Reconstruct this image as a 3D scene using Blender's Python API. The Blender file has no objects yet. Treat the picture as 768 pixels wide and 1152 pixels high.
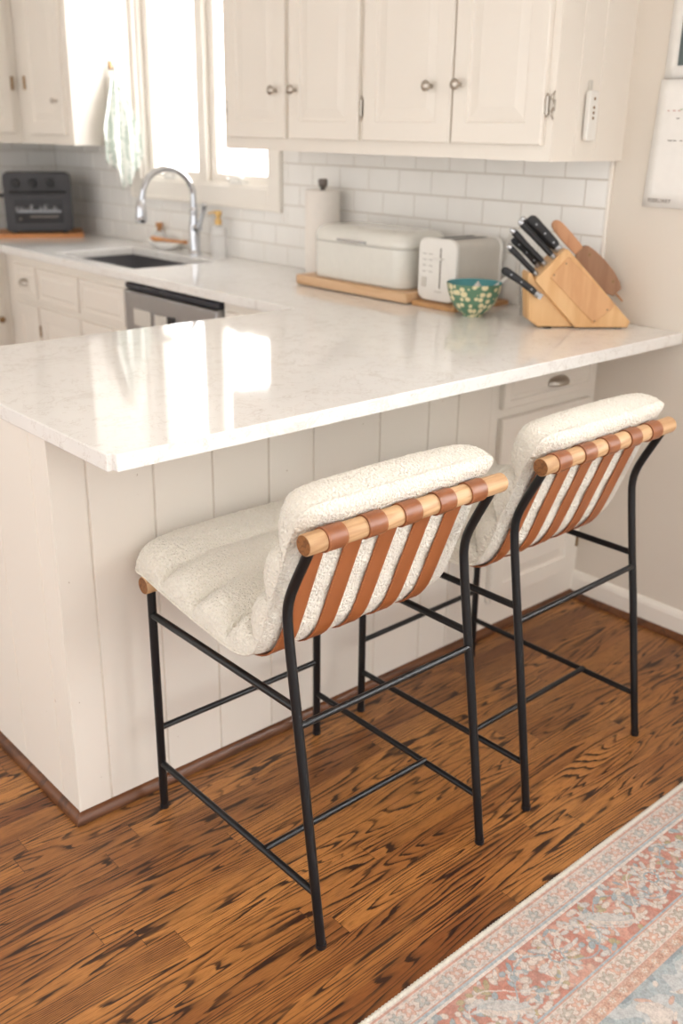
import bpy, bmesh, math, random
import numpy as np
from mathutils import Vector, Matrix, noise
random.seed(4)
PI = math.pi
SC = bpy.context.scene
COL = SC.collection
H = 0.914            # worktop height

# ------------------------------------------------------------------ materials
def srgb(r, g, b):
    f = lambda c: (c/255/12.92) if c/255 <= .04045 else ((c/255+.055)/1.055)**2.4
    return (f(r), f(g), f(b), 1)

class NT:
    """small helper for node graphs"""
    def __init__(s, name):
        s.m = bpy.data.materials.new(name); s.m.use_nodes = True
        s.t = s.m.node_tree; s.n = s.t.nodes; s.b = s.n['Principled BSDF']
    def node(s, ty, **kw):
        n = s.n.new(ty)
        for k, v in kw.items(): setattr(n, k, v)
        return n
    def link(s, a, b): s.t.links.new(a, b)
    def _in(s, sock, v):
        if v is None: return
        if hasattr(v, 'links') or isinstance(v, bpy.types.NodeSocket): s.link(v, sock)
        else: sock.default_value = v
    def math(s, op, a, b=None, c=None, clamp=False):
        n = s.node('ShaderNodeMath', operation=op); n.use_clamp = clamp
        s._in(n.inputs[0], a); s._in(n.inputs[1], b)
        if c is not None: s._in(n.inputs[2], c)
        return n.outputs[0]
    def coord(s):
        return s.node('ShaderNodeNewGeometry').outputs['Position']
    def obj(s):
        return s.node('ShaderNodeTexCoord').outputs['Object']
    def sep(s, v):
        n = s.node('ShaderNodeSeparateXYZ'); s.link(v, n.inputs[0]); return n.outputs
    def comb(s, x, y, z):
        n = s.node('ShaderNodeCombineXYZ'); s._in(n.inputs[0], x); s._in(n.inputs[1], y); s._in(n.inputs[2], z); return n.outputs[0]
    def map(s, v, sc=(1,1,1), rot=(0,0,0)):
        n = s.node('ShaderNodeMapping'); s.link(v, n.inputs[0]); n.inputs['Scale'].default_value = sc; n.inputs['Rotation'].default_value = rot
        return n.outputs[0]
    def noise(s, v, scale=5, detail=2, rough=.5, dist=0):
        n = s.node('ShaderNodeTexNoise'); s.link(v, n.inputs['Vector'])
        n.inputs['Scale'].default_value = scale; n.inputs['Detail'].default_value = detail
        n.inputs['Roughness'].default_value = rough; n.inputs['Distortion'].default_value = dist
        return n.outputs['Fac']
    def white(s, v):
        n = s.node('ShaderNodeTexWhiteNoise'); s.link(v, n.inputs['Vector']); return n.outputs['Value']
    def vor(s, v, scale, feature='F1'):
        n = s.node('ShaderNodeTexVoronoi', feature=feature); s.link(v, n.inputs['Vector']); n.inputs['Scale'].default_value = scale
        return n.outputs
    def ramp(s, fac, stops):
        n = s.node('ShaderNodeValToRGB'); s.link(fac, n.inputs[0]); e = n.color_ramp.elements
        while len(e) < len(stops): e.new(.5)
        for i, (p, c) in enumerate(stops):
            e[i].position = p; e[i].color = c if len(c) == 4 else (*c, 1)
        return n.outputs['Color']
    def mix(s, fac, a, b, mode='MIX'):
        n = s.node('ShaderNodeMix', data_type='RGBA', blend_type=mode)
        s._in(n.inputs[0], fac); s._in(n.inputs[6], a); s._in(n.inputs[7], b); return n.outputs[2]
    def bump(s, h, strength=.3, dist=.001):
        n = s.node('ShaderNodeBump'); n.inputs['Strength'].default_value = strength; n.inputs['Distance'].default_value = dist
        s.link(h, n.inputs['Height']); s.link(n.outputs[0], s.b.inputs['Normal'])
    def set(s, **kw):
        names = dict(color='Base Color', rough='Roughness', metal='Metallic', spec='Specular IOR Level', coat='Coat Weight',
                     coat_rough='Coat Roughness', trans='Transmission Weight', sheen='Sheen Weight', ior='IOR')
        for k, v in kw.items(): s._in(s.b.inputs[names[k]], v)
        return s
W3 = ((0,0,0,1), (1,1,1,1))

def paint(name, rgb, rough=.45, var=.03, scale=3, scuff=0):
    m = NT(name); p = m.coord()
    n = m.noise(p, scale, 4)
    c = srgb(*rgb); c2 = tuple(x*(1-var*2) for x in c[:3]) + (1,)
    col = m.mix(n, c2, c)
    if scuff:
        sp = m.noise(p, 60, 2); k = m.math('GREATER_THAN', sp, .80 - scuff)
        col = m.mix(m.math('MULTIPLY', k, .5), col, srgb(150, 120, 90))
    m.set(color=col, rough=rough)
    m.bump(m.noise(p, 220, 2), .06, .0005)
    return m.m

def plain(name, rgb, rough=.5, metal=0, **kw):
    m = NT(name); p = m.obj()
    n = m.noise(p, 40, 2); c = srgb(*rgb)
    col = m.mix(n, tuple(x*.93 for x in c[:3])+(1,), c)
    m.set(color=col, rough=rough, metal=metal, **kw)
    return m.m

def wood(name, a, b, axis='X', scale=1, rough=.45, rings=7):
    m = NT(name); p = m.obj()
    st = {'X': (1.5, 14, 14), 'Y': (14, 1.5, 14), 'Z': (14, 14, 1.5)}[axis]
    v = m.map(p, tuple(q*scale for q in st))
    n = m.noise(v, 1.2, 3, .5, .3)
    r = m.math('SINE', m.math('MULTIPLY', n, rings*6.28)); r = m.math('MULTIPLY_ADD', r, .5, .5)
    v2 = m.map(p, tuple(q*scale*9 for q in st)); f = m.noise(v2, 2, 2)
    t = m.math('ADD', m.math('MULTIPLY', m.math('POWER', r, 2.5), .55), m.math('MULTIPLY', f, .45))
    m.set(color=m.mix(t, srgb(*a), srgb(*b)), rough=rough)
    m.bump(f, .1, .0004)
    return m.m

M = {}
M['cabinet'] = paint('cabinet_paint', (240, 233, 223), .38, .02)
M['panel'] = paint('panel_paint', (240, 233, 223), .42, .03, 2.2, .028)
M['wallpaint'] = paint('wall_paint', (228, 219, 207), .6, .015)
M['trimpaint'] = paint('trim_paint', (246, 240, 231), .4, .015)
M['ceil'] = paint('ceiling_paint', (245, 242, 236), .8, .01)
M['nickel'] = plain('brushed_nickel', (190, 182, 172), .28, 1)
M['chrome'] = plain('chrome', (205, 207, 212), .12, 1)
M['steel'] = plain('stainless_steel', (176, 176, 178), .32, 1)
M['sinksteel'] = plain('sink_steel', (104, 103, 106), .4, .3)
M['blackmetal'] = plain('black_powdercoat', (24, 25, 28), .30, .2)
M['black'] = plain('black_plastic', (28, 28, 32), .4)
M['darkstrip'] = plain('dark_control_strip', (34, 38, 50), .35)
M['ovenbody'] = plain('oven_charcoal', (66, 65, 68), .45)
M['ovenglass'] = plain('oven_glass', (48, 48, 52), .12)
M['white'] = plain('white_plastic', (240, 237, 231), .35)
M['enamel'] = plain('white_enamel', (232, 230, 222), .22, coat=.5)
M['toastside'] = plain('toaster_side', (214, 209, 200), .4)
M['paperroll'] = plain('paper_towel', (243, 236, 228), .9)
M['paper'] = plain('calendar_paper', (246, 243, 238), .7)
M['ink'] = plain('ink_grey', (140, 132, 124), .8)
M['inkred'] = plain('ink_pale_red', (205, 160, 150), .8)
M['inkgreen'] = plain('ink_pale_green', (160, 190, 150), .8)
M['photo'] = plain('calendar_picture', (92, 104, 104), .6)
M['brass'] = plain('old_brass', (150, 122, 88), .35, .8)
M['cork'] = plain('cork', (205, 150, 100), .8)
M['goldpump'] = plain('gold_pump', (214, 176, 112), .3, .5)
M['towel_edge'] = plain('dish_white', (240, 238, 235), .3)
M['rubber'] = plain('rubber_feet', (60, 55, 50), .7)
M['lightwood'] = wood('maple_light', (226, 190, 152), (206, 164, 122), 'Y', 1.5, .5, 3)
M['board'] = wood('toaster_board_wood', (205, 158, 108), (176, 126, 78), 'X', 1.5, .5, 4)
M['orangewood'] = wood('oven_board_wood', (224, 160, 104), (200, 134, 82), 'X', 1.5, .5, 3)
M['block'] = wood('knife_block_wood', (232, 190, 138), (214, 164, 110), 'Z', 1.0, .42, 3)
M['blockpanel'] = wood('knife_block_inlay', (220, 172, 124), (206, 154, 106), 'Z', 1.2, .42, 3)
M['paddlelight'] = wood('paddle_handle_wood', (212, 160, 120), (192, 138, 98), 'Z', 1.2, .45, 3)
M['paddledark'] = wood('paddle_blade_wood', (168, 128, 98), (146, 106, 78), 'Z', 1.2, .45, 3)
M['rod'] = wood('stool_rod_oak', (212, 174, 132), (176, 132, 90), 'X', 1.6, .5, 5)
M['rodend'] = wood('rod_end_grain', (150, 98, 52), (96, 56, 26), 'X', 3.0, .5, 6)
M['shoe'] = wood('dark_shoe_wood', (116, 70, 38), (62, 34, 18), 'X', 1.0, .35, 5)

# quartz
m = NT('quartz_worktop'); p = m.coord()
vn = m.vor(m.map(p, (1, 1, 1)), 9, 'DISTANCE_TO_EDGE')[0]
w = m.noise(p, 7, 5, .6, 1.2)
wv = m.math('ABSOLUTE', m.math('SUBTRACT', w, .5))
vein = m.math('LESS_THAN', wv, .012)
w2 = m.math('ABSOLUTE', m.math('SUBTRACT', m.noise(p, 22, 5, .7, 2.0), .5)); vein2 = m.math('LESS_THAN', w2, .011)
gate = m.math('GREATER_THAN', m.noise(p, 14, 2), .50)
gate2 = m.math('GREATER_THAN', m.noise(p, 30, 2), .53)
vv = m.math('ADD', m.math('MULTIPLY', m.math('MULTIPLY', vein, gate), .15), m.math('MULTIPLY', m.math('MULTIPLY', vein2, gate2), .30), clamp=True)
cloud = m.mix(m.noise(p, 5, 4), srgb(236, 233, 229), srgb(246, 245, 242))
m.set(color=m.mix(vv, cloud, srgb(168, 150, 132)), rough=.055, spec=.55)
M['quartz'] = m.m

# tiles
m = NT('glazed_white_tile'); p = m.coord()
m.set(color=m.mix(m.noise(p, 8, 2), srgb(240, 237, 232), srgb(247, 245, 241)), rough=.12)
m.bump(m.noise(p, 14, 2), .12, .003)
M['tile'] = m.m
M['grout'] = paint('grout', (212, 204, 192), .9, .03)

# leather
m = NT('tan_leather'); p = m.obj()
n = m.noise(m.map(p, (12, 12, 3)), 2, 4)
m.set(color=m.mix(n, srgb(142, 80, 42), srgb(176, 106, 62)), rough=.42)
m.bump(m.noise(p, 700, 3), .15, .0004)
M['leather'] = m.m
m = NT('leather_loop'); p = m.obj()
n = m.noise(p, 30, 4)
m.set(color=m.mix(n, srgb(122, 68, 38), srgb(158, 98, 60)), rough=.36)
m.bump(m.noise(p, 600, 3), .15, .0004)
M['loop'] = m.m
M['stitch'] = plain('stitch_thread', (206, 140, 92), .7)

# boucle
m = NT('cream_boucle'); p = m.obj()
vo = m.vor(p, 210, 'SMOOTH_F1')[0]; n = m.noise(p, 380, 3)
hgt = m.math('ADD', m.math('MULTIPLY', vo, -1.0), m.math('MULTIPLY', n, .6))
m.set(color=m.mix(m.noise(p, 150, 2), srgb(240, 232, 216), srgb(251, 246, 235)), rough=.95, sheen=.25, spec=.15)
m.bump(hgt, 1.0, .0055)
M['boucle'] = m.m
M['welt'] = plain('boucle_welt', (206, 196, 178), .95)

# towel
m = NT('kitchen_towel_cloth'); p = m.obj()
s1 = m.math('SINE', m.math('MULTIPLY', m.sep(p)[0], 260)); n = m.noise(p, 45, 3)
f = m.math('GREATER_THAN', m.math('ADD', m.math('MULTIPLY', s1, .14), n), .52)
m.set(color=m.mix(m.math('MULTIPLY', f, .62), srgb(240, 240, 234), srgb(142, 164, 150)), rough=.9)
M['towel'] = m.m

# glass
m = NT('window_glass'); m.set(color=(1, 1, 1, 1), rough=0, trans=1, ior=1.02); M['pane'] = m.m
m = NT('clear_glass'); m.set(color=(1, 1, 1, 1), rough=.03, trans=.88, ior=1.18); M['glass'] = m.m

# bowl: cream dots on green, printed on the outside of the bowl
m = NT('green_dotted_glaze'); p = m.obj()
x, y, z = m.sep(p)[0:3]
ang = m.math('ARCTAN2', y, x)
v = m.comb(m.math('MULTIPLY', ang, .066), m.math('MULTIPLY', z, 1.05), 0)
vo_ = m.vor(v, 56); vd = vo_[0]; m.n[-1].inputs['Randomness'].default_value = .62
vc = m.node('ShaderNodeSeparateColor'); m.link(vo_[1], vc.inputs[0])
dot = m.math('LESS_THAN', vd, m.math('MULTIPLY_ADD', vc.outputs[0], .16, .37))
m.set(color=m.mix(dot, m.mix(m.noise(p, 60, 2), srgb(84, 124, 98), srgb(106, 146, 118)), srgb(232, 222, 180)), rough=.22, coat=.3)
M['bowlout'] = m.m
M['bowlin'] = plain('turquoise_glaze', (84, 158, 164), .2)

# oak floor -------------------------------------------------------------
m = NT('oak_floor'); p = m.coord(); x, y, z = m.sep(p)[0:3]
PW = .0555
ry = m.math('DIVIDE', m.math('ADD', y, .026+5*PW*20), PW)
row = m.math('FLOOR', ry); fy = m.math('FRACT', ry)
r1 = m.white(m.comb(row, 3.7, 1.1))
LX = 1.05
rx = m.math('ADD', m.math('DIVIDE', x, LX), m.math('MULTIPLY', r1, 7.3))
idx = m.math('FLOOR', rx); fx = m.math('FRACT', rx)
rid = m.white(m.comb(row, idx, 5.0)); rid2 = m.white(m.comb(idx, row, 9.0))
gx = m.math('ADD', m.math('MULTIPLY', x, 1.35), m.math('MULTIPLY', rid, 31))
gy = m.math('ADD', m.math('MULTIPLY', y, 14), m.math('MULTIPLY', rid2, 17))
gv = m.comb(gx, gy, m.math('MULTIPLY', rid, 13))
n = m.noise(gv, 1.0, 2.0, .45, .35)
jag = m.noise(m.comb(m.math('MULTIPLY', x, 11), m.math('MULTIPLY', y, 120), rid), 1.0, 3, .65)
n = m.math('ADD', n, m.math('MULTIPLY', m.math('SUBTRACT', jag, .5), .034))
rid3 = m.white(m.comb(idx, row, 2.0))
lin = m.math('MULTIPLY', y, m.math('MULTIPLY', m.math('POWER', rid3, 1.6), 9))
n = m.math('ADD', n, lin)
dens = m.math('MULTIPLY_ADD', rid2, 7, 13)
sw = m.math('FRACT', m.math('MULTIPLY', n, dens))
line = m.ramp(sw, [(0, (0,0,0,1)), (.45, (.06,.06,.06,1)), (.70, (.40,.40,.40,1)), (.80, (1,1,1,1)), (.93, (.9,.9,.9,1)), (1, (0,0,0,1))])
lv = m.node('ShaderNodeSeparateColor'); m.link(line, lv.inputs[0]); line = lv.outputs[0]
brk = m.noise(m.comb(m.math('MULTIPLY', x, 7), m.math('MULTIPLY', y, 45), rid), 1, 2)
line = m.math('MULTIPLY', line, m.math('MULTIPLY_ADD', m.math('SUBTRACT', brk, .34, clamp=True), 3.0, .55), clamp=True)
pore = m.noise(m.comb(m.math('MULTIPLY', x, 30), m.math('MULTIPLY', y, 620), rid), 1, 2, .6)
pore2 = m.math('MULTIPLY', m.math('SUBTRACT', pore, .46, clamp=True), 4.0, clamp=True)
base = m.mix(m.math('POWER', rid, 1.5), srgb(192, 130, 68), srgb(116, 68, 36))
patch = m.noise(m.comb(m.math('MULTIPLY', x, 2.5), m.math('MULTIPLY', y, 7), rid2), 1, 3)
patch = m.ramp(patch, [(.3, (0,0,0,1)), (.7, (1,1,1,1))])
base = m.mix(patch, m.mix(.40, base, srgb(118, 64, 30)), m.mix(.35, base, srgb(216, 152, 84)))
c1 = m.mix(m.math('MULTIPLY', pore2, .65), base, srgb(88, 48, 24))
c2 = m.mix(m.math('MULTIPLY', line, .97), c1, srgb(40, 19, 11))
gapx = m.math('LESS_THAN', m.math('MULTIPLY', fx, LX), .0013)
gapy = m.math('LESS_THAN', m.math('MULTIPLY', fy, PW), .0009)
gap = m.math('MAXIMUM', gapx, gapy)
c3 = m.mix(m.math('MULTIPLY', gap, .7), c2, srgb(40, 20, 12))
m.set(color=c3, rough=m.math('MULTIPLY_ADD', line, .12, .30), spec=.45)
m.bump(m.math('SUBTRACT', m.math('MULTIPLY', pore2, -.3), m.math('MULTIPLY', gap, 1.0)), .25, .0008)
M['floor'] = m.m

# rug: knotted colours come from the pile attribute
m = NT('rug_wool'); a = m.node('ShaderNodeAttribute'); a.attribute_name = 'pile'
p = m.coord()
fine = m.noise(p, 900, 2)
col = m.mix(m.math('MULTIPLY', fine, .35), a.outputs['Color'], m.mix(.5, a.outputs['Color'], srgb(226, 216, 206)))
m.set(color=col, rough=.95, sheen=.2, spec=.1)
m.bump(m.noise(p, 1200, 2), .4, .001)
M['rug'] = m.m
M['selvage'] = plain('rug_selvage', (200, 194, 182), .95)

# ------------------------------------------------------------------ mesh helpers
def chain_loc(par):
    v = Vector((0, 0, 0)); q = par
    while q is not None: v += q.location; q = q.parent
    return v

def link_mesh(name, vs, fs, mat, parent=None, smooth=False, bevel=0, seg=2, world=True, mats=None, fm=None):
    me = bpy.data.meshes.new(name)
    off = chain_loc(parent) if (parent and world) else Vector((0, 0, 0))
    me.from_pydata([tuple(Vector(v)-off) for v in vs], [], fs)
    me.materials.append(mat)
    if mats:
        for q in mats: me.materials.append(q)
        if fm: me.polygons.foreach_set('material_index', fm)
    bm = bmesh.new(); bm.from_mesh(me)
    bmesh.ops.recalc_face_normals(bm, faces=bm.faces[:])
    bm.to_mesh(me); bm.free()
    if smooth:
        for q in me.polygons: q.use_smooth = True
        if smooth != 'all': me.set_sharp_from_angle(angle=math.radians(42))
    o = bpy.data.objects.new(name, me); COL.objects.link(o)
    if parent: o.parent = parent
    if bevel:
        b = o.modifiers.new('bevel', 'BEVEL'); b.width = bevel; b.segments = seg; b.limit_method = 'ANGLE'; b.angle_limit = math.radians(40)
        if seg > 1:
            for q in me.polygons: q.use_smooth = True
            me.set_sharp_from_angle(angle=math.radians(50)) if not smooth else None
            b.harden_normals = False
    return o

class MB:
    def __init__(s): s.v = []; s.f = []; s.fm = []; s.cur = 0
    def add(s, vs, fs):
        k = len(s.v); s.v += [tuple(q) for q in vs]; s.f += [tuple(i+k for i in f) for f in fs]; s.fm += [s.cur]*len(fs); return s
    def box(s, x0, x1, y0, y1, z0, z1):
        x0, x1 = sorted((x0, x1)); y0, y1 = sorted((y0, y1)); z0, z1 = sorted((z0, z1))
        vs = [(x, y, z) for z in (z0, z1) for y in (y0, y1) for x in (x0, x1)]
        return s.add(vs, [(0,2,3,1), (4,5,7,6), (0,1,5,4), (2,6,7,3), (0,4,6,2), (1,3,7,5)])
    def tube(s, path, r, n=12, caps=True, closed=False):
        path = [Vector(q) for q in path]; N = len(path)
        rs = r if isinstance(r, (list, tuple)) else [r]*N
        t0 = (path[1]-path[0]).normalized()
        up = Vector((0, 0, 1)) if abs(t0.z) < .9 else Vector((1, 0, 0))
        a = t0.cross(up).normalized(); vs = []
        prev = t0
        for i, q in enumerate(path):
            if closed: t = (path[(i+1) % N]-path[i-1]).normalized()
            elif i == 0: t = t0
            elif i == N-1: t = (path[-1]-path[-2]).normalized()
            else: t = ((path[i+1]-q).normalized()+(q-path[i-1]).normalized()).normalized()
            a = (prev.rotation_difference(t) @ a); a = (a-t*a.dot(t)).normalized(); prev = t
            b = t.cross(a)
            for k in range(n):
                w = 2*PI*k/n; vs.append(q+(a*math.cos(w)+b*math.sin(w))*rs[i])
        fs = []
        R = N if closed else N-1
        for i in range(R):
            j = (i+1) % N
            for k in range(n): fs.append((i*n+k, i*n+(k+1) % n, j*n+(k+1) % n, j*n+k))
        if caps and not closed: fs += [tuple(range(n))[::-1], tuple((N-1)*n+k for k in range(n))]
        return s.add(vs, fs)
    def lathe(s, prof, c=(0, 0, 0), n=28, axis='Z', closed=False):
        vs = []; N = len(prof)
        for (r, h) in prof:
            for k in range(n):
                w = 2*PI*k/n; u, v = r*math.cos(w), r*math.sin(w)
                q = {'Z': (u, v, h), 'X': (h, u, v), 'Y': (u, h, v)}[axis]
                vs.append((c[0]+q[0], c[1]+q[1], c[2]+q[2]))
        fs = []
        for i in range(N if closed else N-1):
            j = (i+1) % N
            for k in range(n): fs.append((i*n+k, i*n+(k+1) % n, j*n+(k+1) % n, j*n+k))
        if not closed: fs += [tuple(range(n))[::-1], tuple((N-1)*n+k for k in range(n))]
        return s.add(vs, fs)
    def prism(s, poly, f0, f1):
        """poly: 2D points; f0(p), f1(p): map to 3D for both ends"""
        n = len(poly); vs = [f0(q) for q in poly]+[f1(q) for q in poly]
        fs = [tuple(range(n))[::-1], tuple(range(n, 2*n))]+[(i, (i+1) % n, (i+1) % n+n, i+n) for i in range(n)]
        return s.add(vs, fs)
    def panel(s, fn, u0, u1, z0, z1, loops):
        """raised panel: loops of (inset, depth) from the back edge to the middle of the face; fn(u, z, d)"""
        vs = []; fs = []
        for (i, d) in loops:
            vs += [fn(u0+i, z0+i, d), fn(u1-i, z0+i, d), fn(u1-i, z1-i, d), fn(u0+i, z1-i, d)]
        for k in range(len(loops)-1):
            for j in range(4): fs.append((k*4+j, k*4+(j+1) % 4, k*4+4+(j+1) % 4, k*4+4+j))
        fs += [(0, 3, 2, 1), tuple((len(loops)-1)*4+j for j in range(4))]
        return s.add(vs, fs)
    def build(s, name, mat, parent=None, **kw):
        if any(s.fm): kw['fm'] = s.fm
        return link_mesh(name, s.v, s.f, mat, parent, **kw)

def tag(o, label, cat=None, group=None):
    o['label'] = label
    if cat: o['category'] = cat
    if group: o['group'] = group
    return o
def thing(name, loc, label, cat, group=None, rz=0):
    o = bpy.data.objects.new(name, None); COL.objects.link(o); o.location = loc; o.rotation_euler = (0, 0, rz)
    o.empty_display_size = .05
    return tag(o, label, cat, group)
def struct(o): o['kind'] = 'structure'; return o

def rrect(x0, x1, y0, y1, r, n=5):
    pts = []
    for cx, cy, a0 in ((x1-r, y1-r, 0), (x0+r, y1-r, 90), (x0+r, y0+r, 180), (x1-r, y0+r, 270)):
        for k in range(n+1):
            w = math.radians(a0+90*k/n); pts.append((cx+r*math.cos(w), cy+r*math.sin(w)))
    return pts

def catmull(pts, per=8):
    P = [Vector(q) for q in pts]; out = []
    for i in range(len(P)-1):
        p0 = P[max(i-1, 0)]; p1 = P[i]; p2 = P[i+1]; p3 = P[min(i+2, len(P)-1)]
        for k in range(per):
            t = k/per
            out.append(.5*((2*p1)+(-p0+p2)*t+(2*p0-5*p1+4*p2-p3)*t*t+(-p0+3*p1-3*p2+p3)*t**3))
    out.append(P[-1]); return out

# ================================================================== THE SETTING
YF = 3.74; CZ = 2.46; XL = -4.6; YB = -3.4
PY = .2695         # dining side face of the peninsula
PX = -1.798        # open end of the peninsula
RUNX = -.60        # faces of the base cabinets under the window

MB().box(XL, .0, YB, YF, -.04, 0).build('floor', M['floor']); struct(bpy.data.objects['floor'])
struct(MB().box(XL, .12, YB, YF+.12, CZ, CZ+.08).build('ceiling', M['ceil']))
# window wall, with the kitchen window and a dining window nearer the camera
W1 = (1.885, 2.865, 1.205, 2.16); W2 = (-2.75, -.75, .85, 2.15)
wb = MB()
ycuts = [YB, W2[0], W2[1], W1[0], W1[1], YF+.12]
for i in range(5):
    y0, y1 = ycuts[i], ycuts[i+1]
    if i == 1: wb.box(0, .12, y0, y1, 0, W2[2]); wb.box(0, .12, y0, y1, W2[3], CZ)
    elif i == 3: wb.box(0, .12, y0, y1, 0, W1[2]); wb.box(0, .12, y0, y1, W1[3], CZ)
    else: wb.box(0, .12, y0, y1, 0, CZ)
struct(wb.build('wall_right', M['wallpaint']))
struct(MB().box(XL, 0, YF, YF+.12, 0, CZ).build('wall_far', M['wallpaint']))

def casing(name, W, w=.085, t=.02, mull=True):
    y0, y1, z0, z1 = W
    r = MB()
    r.box(-t, 0, y0-w, y0, z0-w, z1+w); r.box(-t, 0, y1, y1+w, z0-w, z1+w)
    r.box(-t, 0, y0, y1, z1, z1+w); r.box(-t, 0, y0, y1, z0-w, z0)
    r.box(-t-.006, -t, y0-w, y0-w+.016, z0-w, z1+w); r.box(-t-.006, -t, y1+w-.016, y1+w, z0-w, z1+w)
    r.box(-t-.006, -t, y0-w+.016, y1+w-.016, z0-w, z0-w+.016)
    # inner stepped jamb
    r.box(0, .045, y0, y0+.012, z0, z1); r.box(0, .045, y1-.012, y1, z0, z1); r.box(0, .045, y0+.012, y1-.012, z0, z0+.012); r.box(0, .045, y0+.012, y1-.012, z1-.012, z1)
    win = struct(r.build(name, M['trimpaint'], bevel=.002, seg=1))
    ym = (y0+y1)/2+.0
    if mull: MB().box(.0, .06, ym-.03, ym+.03, z0+.012, z1-.012).build('mullion', M['trimpaint'], win, bevel=.003, seg=2)
    halves = ((y0+.012, ym-.03), (ym+.03, y1-.012)) if mull else ((y0+.012, y1-.012),)
    for a, b in halves:
        f = MB(); s = .042
        f.box(.03, .06, a, a+s, z0+.012, z1-.012); f.box(.03, .06, b-s, b, z0+.012, z1-.012)
        f.box(.03, .06, a+s, b-s, z0+.012, z0+.012+s*.8); f.box(.03, .06, a+s, b-s, z1-.012-s, z1-.012)
        f.box(.024, .032, a+s*.55, a+s*.75, z0+.03, z1-.03); f.box(.024, .032, b-s*.75, b-s*.55, z0+.03, z1-.03)
        fo = f.build('sash', M['trimpaint'], win, bevel=.002, seg=1)
        MB().box(.044, .046, a+s, b-s, z0+.012+s*.8, z1-.012-s).build('pane', M['pane'], fo)
        if mull:
            c = (a+b)/2
            hb = MB(); hb.box(-.004, .03, c-.045, c+.045, z0+.008, z0+.022)
            hb.tube(catmull([(.0, c-.05, z0+.03), (-.016, c-.02, z0+.036), (-.02, c+.02, z0+.024), (-.01, c+.055, z0+.03)], 5), [.006]*16, 8)
            hb.lathe([(.0, 0), (.012, 0), (.012, .02), (.006, .024)], (.0, c-.03, z0+.018), 12)
            hb.build('crank_handle', M['white'], win, smooth=True)
    return win
casing('window_1', W1)
casing('window_2', W2, mull=False)

# baseboards and dark shoe mouldings
b = MB(); prof = [(0, 0), (-.014, 0), (-.014, .068), (-.011, .078), (-.006, .086), (0, .088)]
b.prism(prof, lambda q: (q[0], YB, q[1]), lambda q: (q[0], PY, q[1]))
struct(b.build('baseboard_right', M['trimpaint']))
shoe = [(0, 0), (-.016, 0), (-.0155, .006), (-.012, .013), (-.006, .018), (0, .02)]
struct(MB().prism(shoe, lambda q: (q[0]-.014, YB, q[1]), lambda q: (q[0]-.014, PY, q[1])).build('trim_1', M['shoe'], smooth=True))
struct(MB().prism(shoe, lambda q: (PX+q[0], PY+q[0], q[1]*1.2), lambda q: (-.014+q[0], PY+q[0], q[1]*1.2)).build('trim_2', M['shoe'], smooth=True))
struct(MB().prism(shoe, lambda q: (PX+q[0], PY+q[0], q[1]*1.2), lambda q: (PX+q[0], .93, q[1]*1.2)).build('trim_3', M['shoe'], smooth=True))

# tiled splashback: running bond, one bevelled tile after another
def tiles(name, u0, u1, fn, start, holes, z0=H, rows=6, off=0):
    TW, TH, G = .1555, .0791, .0026
    t = MB(); g = MB()
    nrm = []
    for rI in range(rows):
        za, zb = z0+rI*TH, min(z0+(rI+1)*TH, z0+rows*TH-.001)
        sh = 0 if (rI+off) % 2 else TW/2
        k = -60
        while True:
            a = start+k*TW+sh; b_ = a+TW; k += 1
            if a > u1: break
            a, b_ = max(a, u0), min(b_, u1)
            if b_-a < .012: continue
            segs = [(a, b_, za, zb)]
            for (h0, h1, hz0, hz1) in holes:
                new = []
                for (p, q, zc, zd) in segs:
                    if q <= h0 or p >= h1 or zd <= hz0 or zc >= hz1: new.append((p, q, zc, zd)); continue
                    if p < h0: new.append((p, h0, zc, zd))
                    if q > h1: new.append((h1, q, zc, zd))
                    if zc < hz0: new.append((max(p, h0), min(q, h1), zc, hz0))
                segs = new
            for (p, q, zc, zd) in segs:
                if q-p < .01 or zd-zc < .008: continue
                tl = [random.uniform(-.0006, .0006) for _ in range(4)]
                p, q, zc, zd = p+G/2, q-G/2, zc+G/2, zd-G/2; e = .0025
                vs = [fn(p, zc, .004), fn(q, zc, .004), fn(q, zd, .004), fn(p, zd, .004),
                      fn(p+.0004, zc+.0004, .0072), fn(q-.0004, zc+.0004, .0072), fn(q-.0004, zd-.0004, .0072), fn(p+.0004, zd-.0004, .0072),
                      fn(p+e, zc+e, .0088+tl[0]), fn(q-e, zc+e, .0088+tl[1]), fn(q-e, zd-e, .0088+tl[2]), fn(p+e, zd-e, .0088+tl[3])]
                t.add(vs, [(0, 1, 5, 4), (1, 2, 6, 5), (2, 3, 7, 6), (3, 0, 4, 7), (4, 5, 9, 8), (5, 6, 10, 9), (6, 7, 11, 10), (7, 4, 8, 11), (8, 9, 10, 11)])
    o = t.build(name, M['tile'])
    # grout bed
    zt = z0+rows*TH
    regs = [(u0, u1, z0, zt)]
    for (h0, h1, hz0, hz1) in holes:
        regs = [(u0, h0, z0, zt), (h0, h1, z0, min(hz0, zt)), (h1, u1, z0, zt)]
    for (p, q, zc, zd) in regs:
        A, B = fn(p, zc, .0), fn(q, zd, .0062)
        g.box(A[0], B[0], A[1], B[1], zc, zd)
    g.build('grout', M['grout'], o)
    return struct(o)
YT = .2943
tiles('wall_splashback_right', YT, YF-.0005, lambda u, z, d: (-d, u, z), YT, [(W1[0]-.085, W1[1]+.085, W1[2]-.085, 3)], rows=6)
tiles('wall_splashback_far', XL+2.0, -.01, lambda u, z, d: (u, YF-d, z), -.01, [], rows=6, off=1)
struct(MB().box(-.012, 0, YT-.010, YT-.0005, H, 1.362).build('trim_4', M['trimpaint'], bevel=.002))

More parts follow.
